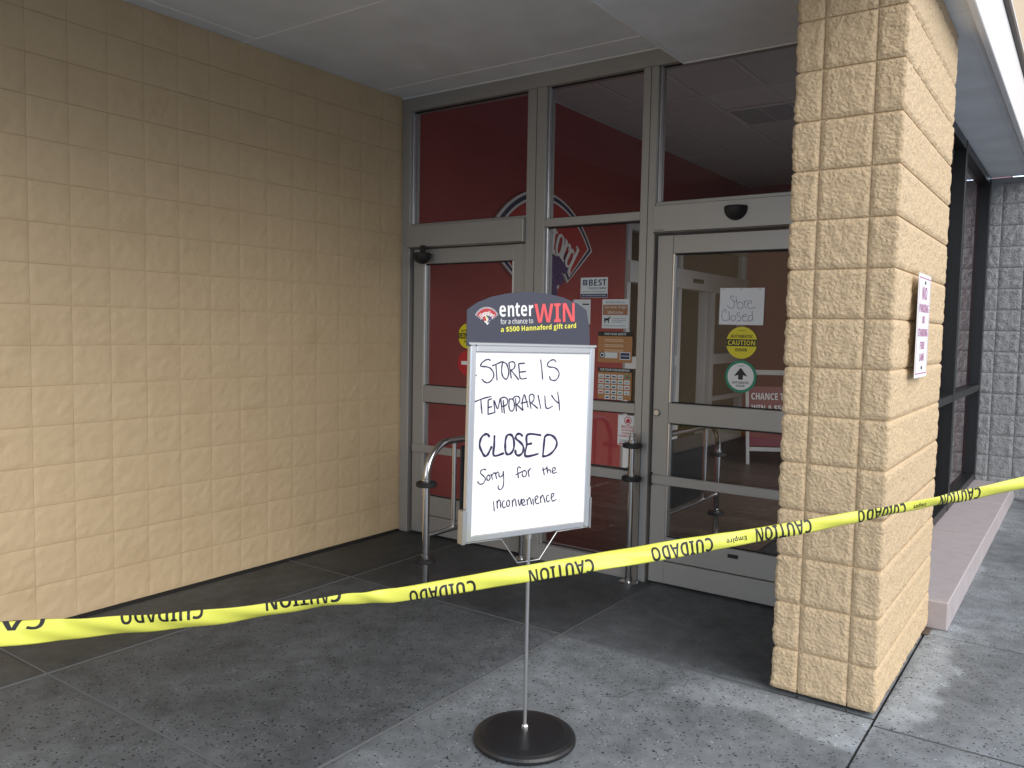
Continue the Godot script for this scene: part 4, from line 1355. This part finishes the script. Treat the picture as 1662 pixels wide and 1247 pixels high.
func vestibule():
	# floor of planks
	var fl := struct("vestibule_floor", bevel(Vector3(-6.0, -0.03, -7.6), Vector3(3.34, -0.006, -0.06), 0.001), M.bed)
	var shapes := [bevel(Vector3(-0.609, -0.006, -0.099), Vector3(0.609, 0.004, 0.099), 0.002), bevel(Vector3(-0.3, -0.006, -0.099), Vector3(0.3, 0.004, 0.099), 0.002)]
	var tones := []
	for k in 3:
		var m: StandardMaterial3D = M.plank.duplicate()
		m.albedo_color = lin(0.13 + 0.02 * (k - 1), 0.095 + 0.016 * (k - 1), 0.07 + 0.012 * (k - 1))
		tones.append(m)
	for r in 37:
		var x := 0.02 - (0.62 if r % 2 else 0.0)
		while x < 3.3:
			var short := x + 1.22 > 3.36
			var half := 0.3 if short else 0.609
			if x >= -0.1 or true:
				part("plank", shapes[1 if short else 0], tones[rng.randi_range(0, 2)], fl, Vector3(x + half, 0, -0.17 - r * 0.2))
			x += 2.0 * half + 0.002
	struct("store_floor", bevel(Vector3(-6.0, -0.02, -7.6), Vector3(-0.13, 0.0, 0.0), 0.001), M.store_beige)
	# walls
	struct("vestibule_wall_left", bevel(Vector3(-0.12, 0.0, -3.55), Vector3(0.0, 3.72, -0.06), 0.001), M.red_wall)
	struct("vestibule_wall_over_door", bevel(Vector3(-0.12, 2.78, -7.4), Vector3(0.0, 3.72, -3.55), 0.001), M.red_wall)
	struct("vestibule_wall_far", bevel(Vector3(-0.12, 0.0, -7.6), Vector3(3.34, 3.72, -7.4), 0.001), M.red_wall)
	struct("vestibule_wall_right", bevel(Vector3(3.2, 0.0, -7.4), Vector3(3.355, 3.72, -4.61), 0.001), M.red_wall)
	struct("store_wall_far", bevel(Vector3(-6.0, 0.0, -8.2), Vector3(-0.12, 3.72, -7.6), 0.001), M.store_beige)
	struct("store_wall_back", bevel(Vector3(-6.2, 0.0, -8.2), Vector3(-6.0, 3.72, 0.0), 0.001), M.store_beige)
	struct("store_wall_front", bevel(Vector3(-6.2, 0.0, -0.3), Vector3(-0.301, 3.72, 0.0), 0.001), M.store_beige)
	# ceiling with lay-in tiles
	var ce := struct("vestibule_ceiling", bevel(Vector3(-6.2, 3.735, -8.2), Vector3(3.4, 3.739, 0.0), 0.0005), M.grid_white)
	var tile := bevel(Vector3(-0.297, 0.0, -0.602), Vector3(0.297, 0.012, 0.602), 0.003)
	for i in 6:
		for j in 6:
			var x := 0.02 + 0.305 + i * 0.61
			if x > 3.2: continue
			if i == 2 and j == 2 or i == 3 and j == 2: continue
			part("ceiling_tile", tile, M.tile_white, ce, Vector3(x, 3.722, -0.74 - j * 1.22))
	var tb := new_st()
	for i in 7: bevel_into(tb, Vector3(0.01 + i * 0.61 - 0.012, 3.715, -7.4), Vector3(0.01 + i * 0.61 + 0.012, 3.721, -0.06), 0.001)
	for j in 7: bevel_into(tb, Vector3(0.0, 3.716, -0.13 - j * 1.22 - 0.012), Vector3(3.3, 3.7205, -0.13 - j * 1.22 + 0.012), 0.001)
	part("ceiling_grid", done(tb), M.grid_white, ce)
	var t := thing("ceiling_light", "unlit recessed ceiling light panel inside the vestibule", "light fixture", Vector3(1.85, 3.715, -3.19))
	part("frame", bevel(Vector3(-0.61, 0.0, -0.61), Vector3(0.61, 0.016, 0.0), 0.002), M.grid_white, t)
	for i in 4:
		for j in 2: part("lens_panel", bevel(Vector3(-0.58 + i * 0.292, -0.004, -0.59 + j * 0.29), Vector3(-0.58 + i * 0.292 + 0.28, 0.0, -0.59 + j * 0.29 + 0.28), 0.002), M.lens, t)
	t = thing("sprinkler_head", "small sprinkler head hanging from the vestibule ceiling", "sprinkler", Vector3(1.9, 3.72, -1.35))
	part("stem", tube([Vector3(0, 0, 0), Vector3(0, -0.05, 0)], 0.008, 10), M.steel, t)
	part("deflector", lathe([Vector2(0, -0.056), Vector2(0.018, -0.056), Vector2(0.018, -0.052), Vector2(0, -0.05)], 16), M.steel, t)
	# emblem on the red wall
	t = thing("wall_emblem", "large red arched store emblem with fruit on the red vestibule wall", "wall sign", Vector3(0.03, 2.24, -1.84))
	emblem(t, Transform3D(Basis(Vector3.UP, PI * 0.5).rotated(Vector3(1, 0, 0), 0.04).scaled(Vector3.ONE * 1.82), Vector3.ZERO), 0.004, 0.012)
	# inner sliding door in the left wall
	t = thing("inner_door", "white-framed inner sliding door leading from vestibule into the store", "door", Vector3(0, 0, -3.55))
	var w: Material = M.inner_white
	bar("header", Vector3(-0.11, 2.11, -7.38), Vector3(0.06, 2.35, -3.57), w, t)
	bar("head", Vector3(-0.1, 2.7, -7.38), Vector3(0.02, 2.78, -3.57), w, t)
	for z in [-3.62, -5.02, -5.9, -7.36]: bar("jamb", Vector3(-0.09, 0.0, z - 0.04), Vector3(0.02, 2.7 if z < -7 or z > -4 else 2.11, z + 0.04), w, t)
	bar("jamb", Vector3(-0.05, 0.0, -6.14), Vector3(0.04, 2.11, -6.05), w, t)
	bar("transom_mullion", Vector3(-0.08, 2.35, -5.12), Vector3(0.0, 2.7, -5.08), w, t)
	for y in [[0.0, 0.25], [1.13, 1.27], [0.62, 0.68]]:
		bar("rail", Vector3(-0.07, y[0], -4.98), Vector3(0.0, y[1], -3.66), w, t)
		bar("rail", Vector3(-0.03, y[0], -7.32), Vector3(0.03, y[1], -6.14), w, t)
	glass_sheet(Vector3(-0.04, 0.25, -4.98), Vector3(-0.034, 2.11, -3.66), M.glass, t)
	glass_sheet(Vector3(0.0, 0.25, -7.32), Vector3(0.006, 2.11, -6.14), M.glass, t)
	glass_sheet(Vector3(-0.04, 2.35, -7.32), Vector3(-0.034, 2.7, -3.66), M.dark_glass, t)
	bar("sensor", Vector3(0.06, 2.2, -5.6), Vector3(0.085, 2.25, -5.3), M.rubber, t)
	# mat and a floor sign
	t = thing("floor_mat", "black entrance mat on the vestibule floor behind the door with the paper notice", "mat", Vector3(2.85, 0.004, -1.2))
	part("pile", bevel(Vector3(-0.42, 0.0, -0.95), Vector3(0.42, 0.009, 0.95), 0.003), M.mat_black, t)
	part("edging", bevel(Vector3(-0.45, 0.0, -0.98), Vector3(0.45, 0.005, 0.98), 0.002), M.rubber, t)
	t = thing("sandwich_board", "white plastic sandwich board with red poster inside the vestibule", "sign", Vector3(1.12, 0.004, -5.2))
	t.rotation.y = 0.55
	for s in [-1.0, 1.0]:
		var leaf := Node3D.new()
		leaf.name = "leaf"
		t.add_child(leaf, true)
		leaf.position = Vector3(0, 1.12, 0)
		leaf.rotation.x = -s * 0.2
		for x in [-0.29, 0.25]: part("leg", bevel(Vector3(x, -1.14, -0.015), Vector3(x + 0.04, 0.0, 0.015), 0.004), M.plastic_white, leaf)
		part("crossbar", bevel(Vector3(-0.25, -0.06, -0.014), Vector3(0.25, 0.0, 0.014), 0.004), M.plastic_white, leaf)
		part("crossbar", bevel(Vector3(-0.25, -0.98, -0.014), Vector3(0.25, -0.93, 0.014), 0.004), M.plastic_white, leaf)
		part("poster", bevel(Vector3(-0.25, -0.92, -0.005), Vector3(0.25, -0.2, 0.005), 0.001), M.poster_red, leaf)
		if s < 0:
			word("CHANCE TO", -0.22, -0.36, 0.22, -0.28, 0.007, M.print_grey, leaf)
			word("WIN A $500", -0.22, -0.5, 0.22, -0.42, 0.007, M.print_grey, leaf)
			word("GIFT CARD", -0.22, -0.64, 0.22, -0.56, 0.007, M.print_grey, leaf)
	t.get_child(0).rotation.x = -0.2
